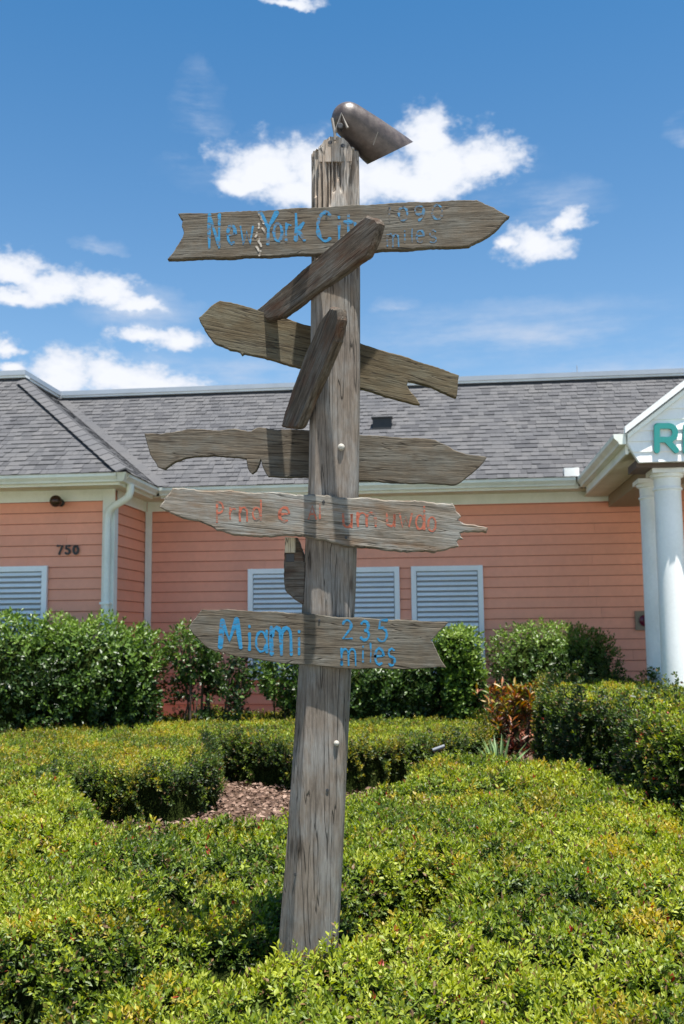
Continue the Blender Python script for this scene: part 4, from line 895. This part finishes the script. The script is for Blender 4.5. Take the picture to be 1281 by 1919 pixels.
def shrub(name, label, boxes, nleaf, lsz, tb=0., gap=0., stems=0, group='shrubs along the building wall', wr=.5, pal=PAL, hollow=.0, mt=M_LEAFG, core=True, flowers=0):
    """boxes: (cx, cy, cz, rx, ry, rz) superellipsoid lumps"""
    vol = np.array([b_[3]*b_[4]+b_[3]*b_[5]+b_[4]*b_[5] for b_ in boxes]); vol = vol/vol.sum(); Ps = []; Ns = []; Dp = []
    for b_, f in zip(boxes, vol):
        n = int(nleaf*f/6); d = rnd_dirs(n); p4 = 3.2; k = (np.abs(d)**p4).sum(1)**(-1/p4); r = 1-rng.random(n)**1.5*.45
        bumpf = 1+.24*fbm(d[:, 0]*3+b_[0]*5, d[:, 2]*3+d[:, 1]*2, 71, 3)*2
        P = d*k[:, None]*(r*bumpf)[:, None]*np.array(b_[3:6])+np.array(b_[:3]); Ns.append(d); Ps.append(P); Dp.append(1-r)
    P = np.concatenate(Ps); N = np.concatenate(Ns); Dp = np.concatenate(Dp)
    keep = P[:, 2] > .05
    if gap: keep &= (fbm(P[:, 0]*4.5, P[:, 2]*4.5, 81, 3)+.25*(P[:, 2]-P[:, 2].min())/(np.ptp(P[:, 2])) > gap)
    P = P[keep]; N = N[keep]; Dp = Dp[keep]; n = len(P)
    B, D, N2, Ls, J = sprigs(P, N, 6, np.full(n, lsz)*(.8+.4*rng.random(n)), upb=.5)
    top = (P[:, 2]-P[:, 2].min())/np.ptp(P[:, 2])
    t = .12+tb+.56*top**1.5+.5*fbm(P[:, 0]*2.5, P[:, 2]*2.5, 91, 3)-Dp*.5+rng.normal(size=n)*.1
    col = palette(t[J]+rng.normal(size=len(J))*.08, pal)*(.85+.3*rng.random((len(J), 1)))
    c = np.mean([b_[:2] for b_ in boxes], 0); e = empty(name, (c[0], c[1], 0), label, 'shrub', group)
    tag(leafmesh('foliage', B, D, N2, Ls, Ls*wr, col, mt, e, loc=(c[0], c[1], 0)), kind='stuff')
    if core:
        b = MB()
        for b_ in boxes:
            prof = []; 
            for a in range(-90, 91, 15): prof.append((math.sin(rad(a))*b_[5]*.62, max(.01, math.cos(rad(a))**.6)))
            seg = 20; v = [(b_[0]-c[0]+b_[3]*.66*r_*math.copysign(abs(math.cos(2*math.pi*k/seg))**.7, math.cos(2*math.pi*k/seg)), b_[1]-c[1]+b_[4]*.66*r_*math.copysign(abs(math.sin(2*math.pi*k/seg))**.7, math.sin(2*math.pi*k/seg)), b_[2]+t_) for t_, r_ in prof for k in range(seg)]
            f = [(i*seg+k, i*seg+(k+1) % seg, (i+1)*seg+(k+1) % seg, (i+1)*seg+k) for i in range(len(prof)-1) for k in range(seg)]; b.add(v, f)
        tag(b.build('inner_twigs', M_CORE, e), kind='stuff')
    for s in range(stems):
        b_ = boxes[s % len(boxes)]; x = b_[0]-c[0]+rng.uniform(-.8, .8)*b_[3]; y = b_[1]-c[1]+rng.uniform(-.6, .6)*b_[4]; h = (b_[2]+b_[5]*.6); lx = rng.uniform(-.12, .12)
        b = MB(); b.tube([(x, y, 0), (x+lx*.4, y, h*.4), (x+lx, y+.02, h*.75), (x+lx*1.6, y, h)], .012, 6, rr=[.016, .013, .009, .004]); b.build('stem', M_TWIG, e)
    if flowers:
        b = MB()
        for _ in range(flowers):
            i = rng.integers(n); p = P[i]; r_ = .035
            for k in range(5):
                a = k*1.257; d0 = np.array([math.cos(a), -.3, math.sin(a)]); d1 = np.array([math.cos(a+.9), -.3, math.sin(a+.9)]); q = p+N[i]*.04-np.array([c[0], c[1], 0])
                b.add([q, q+d0*r_, q+(d0+d1)*r_*.62, q+d1*r_], [(0, 1, 2, 3)])
        b.build('flower', mat('pink_petal', (.75, .25, .22), .6), e)
    return e
def X_(px, Z): return (px-640.5)/F*Z
def Z_(py, Z, px=640): return CAM_Z+(1180-py+(640-px)*.0)*Z/F
PALG = np.array([[.011, .024, .008], [.034, .072, .012], [.095, .165, .022], [.17, .245, .042]])
shrub('tall_shrub', 'tall dense dark green shrub row at the left in front of the projecting wall', [(-5.3, 12.7, 1.0, .9, .6, .88), (-4.2, 12.65, .98, .85, .6, .86), (-3.25, 12.7, .98, .75, .6, .84), (-2.72, 12.85, .92, .42, .5, .80)], 44000, .072, .10, 0, 3, pal=PALG, wr=.48, flowers=2)
shrub('tall_shrub', 'thin see-through shrub with bare stems between the dense row and the lowest board', [(-2.05, 13.2, 1.28, .36, .35, .42), (-1.55, 13.3, 1.15, .38, .35, .42), (-1.75, 13.2, .62, .55, .3, .5)], 6500, .072, .02, -.03, 14, pal=PALG, core=False)
shrub('tall_shrub', 'leafy shrub just left of the post under the lowest board', [(-.72, 13.4, 1.02, .45, .4, .4), (-.55, 13.4, .5, .3, .3, .32)], 5000, .072, .08, -.06, 7, pal=PALG, core=False)
shrub('tall_shrub', 'dark shrub under the right half of the lowest board', [(.35, 13.3, .72, .5, .4, .62), (.95, 13.3, .72, .5, .4, .62)], 12000, .07, -.02, 0, 4, pal=PALG)
shrub('tall_shrub', 'bright green upright shrub in front of the rightmost shutter', [(1.48, 13.1, 1.28, .33, .35, .36), (1.55, 13.1, .8, .30, .33, .55)], 8500, .075, .30, 0, 4, pal=PALG)
shrub('round_shrub', 'rounded small-leaved shrub against the wall left of the column', [(2.75, 13.6, .98, .78, .55, .72), (3.25, 13.6, .90, .5, .5, .68)], 24000, .052, .14, 0, 3, pal=PALG)
shrub('round_shrub', 'tiny dark red shrub tip beside the column base', [(4.35, 13.9, .78, .12, .15, .16)], 600, .05, .0, 0, 1, pal=np.array([[.03, .01, .01], [.06, .02, .015], [.08, .03, .02], [.1, .04, .02]]), core=False)
# croton
def croton():
    e = empty('croton', (X_(965, 11.6), 11.6, 0), 'croton bush with orange and yellow upper leaves and dark red lower leaves', 'shrub'); c = np.array([X_(965, 11.6), 11.6, 0])
    P = []; D = []; col = []; Ls = []
    for s in range(150):
        h = .12+.78*rng.random(); x = rng.normal()*.20*(1.25-h*.4)-.06*(h-.5); y = rng.normal()*.15; top = h > .5
        for k in range(9):
            a = rng.random()*6.28; el = .35+rng.random()*.8; P.append([x, y, h+rng.normal()*.03]); D.append([math.cos(a)*math.cos(el), math.sin(a)*math.cos(el), math.sin(el)])
            if top and rng.random() < .75: cc = [(.27, .085, .012), (.25, .16, .018), (.11, .15, .018)][rng.integers(3)]
            else: cc = [(.07, .015, .012), (.10, .028, .018), (.03, .035, .012), (.15, .05, .02)][rng.integers(4)]
            col.append(cc); Ls.append(.085+.05*rng.random())
    P = np.array(P); D = np.array(D); Ls = np.array(Ls); n = len(P)
    tag(leafmesh('foliage', P, D, np.tile([0, 0, 1.], (n, 1))+rng.normal(size=(n, 3))*.3, Ls, Ls*.24, np.array(col), M_LEAFG, e, .2, .1), kind='stuff')
    for s in range(7):
        x = rng.normal()*.12; b = MB(); b.tube([(x*.5, rng.normal()*.05, 0), (x, 0, .4), (x*1.5, 0, .8)], .01, 6, rr=[.013, .01, .005]); b.build('stem', M_TWIG, e)
croton()
def spiky():
    px, Z = 925, 10.6; e = empty('spiky_plant', (X_(px, Z), Z, 0), 'small pale green spiky plant in front of the croton', 'plant')
    b = MB()
    for k in range(56):
        a = rng.random()*6.28; el = rad(35+50*rng.random()); l = .47+.16*rng.random(); w = .018; pts = []
        for j in range(5):
            t = j/4; pts.append(np.array([math.cos(a)*math.cos(el)*l*t, math.sin(a)*math.cos(el)*l*t, math.sin(el)*l*t-.10*t*t]))
        sd = np.array([-math.sin(a), math.cos(a), 0])*w; v = []
        for j, p in enumerate(pts): q = 1-(j/4)**2*.97; v += [p-sd*q, p+sd*q]
        b.add(v, [(2*j, 2*j+1, 2*j+3, 2*j+2) for j in range(4)])
    b.build('blades', mat('pale_blade', (.13, .21, .08), .5), e)
spiky()
# small ground spotlight by the hedge
q = GP(817, 1412, .5); e = empty('ground_spotlight', (q[0]+.05, q[1]+.25, 0), 'small grey ground spotlight on a stake behind the front hedge', 'light')
b = MB(); b.tube([(0, 0, 0), (0, 0, .5)], .012, 8); b.build('stake', M_DARK, e); b = MB(); b.tube([(-.06, -.02, .50), (.05, -.01, .535)], .018, 12); b.build('lamp_head', mat('grey_lamp', (.12, .13, .15), .4), e, smooth=True)
# bark mulch
def mulch():
    n = 16000; x = rng.uniform(-3.4, 1.2, n); y = rng.uniform(6.2, 12.2, n); P = np.stack([x, y, .008+.035*rng.random(n)], 1); a = rng.random(n)*6.28
    D = np.stack([np.cos(a), np.sin(a), rng.normal(size=n)*.25], 1); N = np.tile([0, 0, 1.], (n, 1))+rng.normal(size=(n, 3))*.45
    pal = np.array([[.04, .022, .015], [.10, .058, .040], [.19, .12, .088], [.31, .22, .17]]); col = palette(np.clip(rng.normal(size=n)*.25+.5, 0, 1), pal); Ls = .03+.05*rng.random(n)
    o = leafmesh('bark_mulch', P, D, N, Ls, Ls*.45, col, leafmat('bark_chip', .9, .0)); tag(o, 'brown bark mulch chips on the bed between the hedges', 'mulch', kind='stuff')
mulch()
